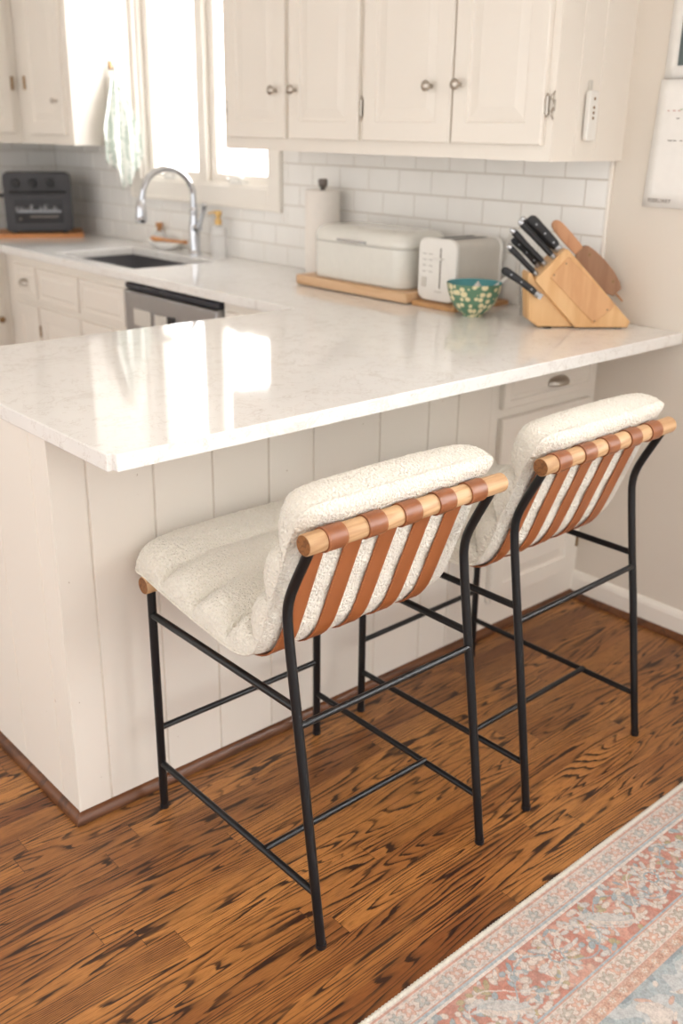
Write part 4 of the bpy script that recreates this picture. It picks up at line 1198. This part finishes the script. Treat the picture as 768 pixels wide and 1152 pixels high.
    me.loops.add(f.size); me.loops.foreach_set('vertex_index', f.ravel().astype(np.int32)); me.polygons.add(len(f))
    me.polygons.foreach_set('loop_start', np.arange(0, f.size, 4, dtype=np.int32)); me.update(calc_edges=True)
    at = me.color_attributes.new('pile', 'FLOAT_COLOR', 'POINT'); at.data.foreach_set('color', np.concatenate([col, np.ones((len(col), 1))], 1).astype(np.float32).ravel())
    me.materials.append(M['rug'])
    root = thing('area_rug', (-1.35, -1.24, 0), 'faded red and blue floral rug with a cream bound edge on the oak floor', 'rug')
    o = bpy.data.objects.new('pile', me); COL.objects.link(o); o.parent = root; me.transform(Matrix.Translation(-root.location)); 
    # base + bound edge with a ribbed overcast thread
    MB().box(X0+.001, X1-.001, Y0+.001, Y1-.001, .0003, .004).build('backing', M['selvage'], root)
    ring = []
    nL = 1250
    for i in range(nL+1): ring.append((X0+(X1-X0)*i/nL, Y1+.0025, .0052))
    rad = [.0050+.0007*math.sin(i*2*PI/5.0) for i in range(nL+1)]
    b = MB(); b.tube(ring, rad, 8)
    b.tube([(X0+(X1-X0)*i/200, Y0-.0025, .0052) for i in range(201)], .005, 8)
    b.tube([(X0-.002, Y0, .0052), (X0-.002, Y1, .0052)], .005, 8); b.tube([(X1+.002, Y0, .0052), (X1+.002, Y1, .0052)], .005, 8)
    b.build('bound_edge', M['selvage'], root, smooth='all')
rug()

# ================================================================== LIGHT AND CAMERA
w = bpy.data.worlds.new('sky'); SC.world = w; w.use_nodes = True; t = w.node_tree; n = t.nodes; bg = n['Background']
tc = n.new('ShaderNodeTexCoord'); sp_ = n.new('ShaderNodeSeparateXYZ'); t.links.new(tc.outputs['Generated'], sp_.inputs[0])
mr = n.new('ShaderNodeMapRange'); mr.inputs[1].default_value = .15; mr.inputs[2].default_value = .5; mr.inputs[3].default_value = 0; mr.inputs[4].default_value = 1
t.links.new(sp_.outputs[0], mr.inputs[0])
mx = n.new('ShaderNodeMix'); mx.data_type = 'RGBA'; t.links.new(mr.outputs[0], mx.inputs[0])
ml = n.new('ShaderNodeMapRange'); ml.inputs[1].default_value = -.9; ml.inputs[2].default_value = -.1; ml.inputs[3].default_value = 1.55; ml.inputs[4].default_value = .95
t.links.new(sp_.outputs[0], ml.inputs[0]); vs_ = n.new('ShaderNodeVectorMath'); vs_.operation = 'SCALE'; vs_.inputs[0].default_value = (1.0, .985, .965); t.links.new(ml.outputs[0], vs_.inputs['Scale'])
t.links.new(vs_.outputs[0], mx.inputs[6]); mx.inputs[7].default_value = (6.6, 6.55, 6.5, 1)
t.links.new(mx.outputs[2], bg.inputs[0]); bg.inputs[1].default_value = .9

def area(name, loc, rot, sx, sy, power, colr, portal=False):
    l = bpy.data.lights.new(name, 'AREA'); l.shape = 'RECTANGLE'; l.size = sx; l.size_y = sy; l.energy = power; l.color = colr
    if portal: l.cycles.is_portal = True
    o = bpy.data.objects.new(name, l); COL.objects.link(o); o.location = loc; o.rotation_euler = rot; return o
area('daylight_kitchen', (.14, (W1[0]+W1[1])/2, (W1[2]+W1[3])/2), (0, PI/2, 0), W1[3]-W1[2], W1[1]-W1[0], 1, (1, 1, 1), True)
area('daylight_dining', (.14, (W2[0]+W2[1])/2, (W2[2]+W2[3])/2), (0, PI/2, 0), W2[3]-W2[2], W2[1]-W2[0], 1, (1, 1, 1), True)

cam = bpy.data.cameras.new('camera'); co = bpy.data.objects.new('camera', cam); COL.objects.link(co); SC.camera = co
cam.sensor_fit = 'VERTICAL'; cam.sensor_height = 36; cam.lens = 1114.397/1152*36; cam.clip_start = .05
Rv = Vector((.74769683, -.66385809, .01555279)); Uv = Vector((.22766279, .27827563, .93313039)); Fv = Vector((.62379412, .69415784, -.3592016))
mw = Matrix(((Rv.x, Uv.x, -Fv.x, -2.57724), (Rv.y, Uv.y, -Fv.y, -1.43888), (Rv.z, Uv.z, -Fv.z, 1.43031), (0, 0, 0, 1)))
co.matrix_world = mw
cam.dof.use_dof = True; cam.dof.focus_distance = 1.75; cam.dof.aperture_fstop = 3.2
SC.view_settings.view_transform = 'Standard'; SC.view_settings.look = 'None'; SC.view_settings.gamma = 1; SC.view_settings.exposure = .50
SC.view_settings.use_curve_mapping = False
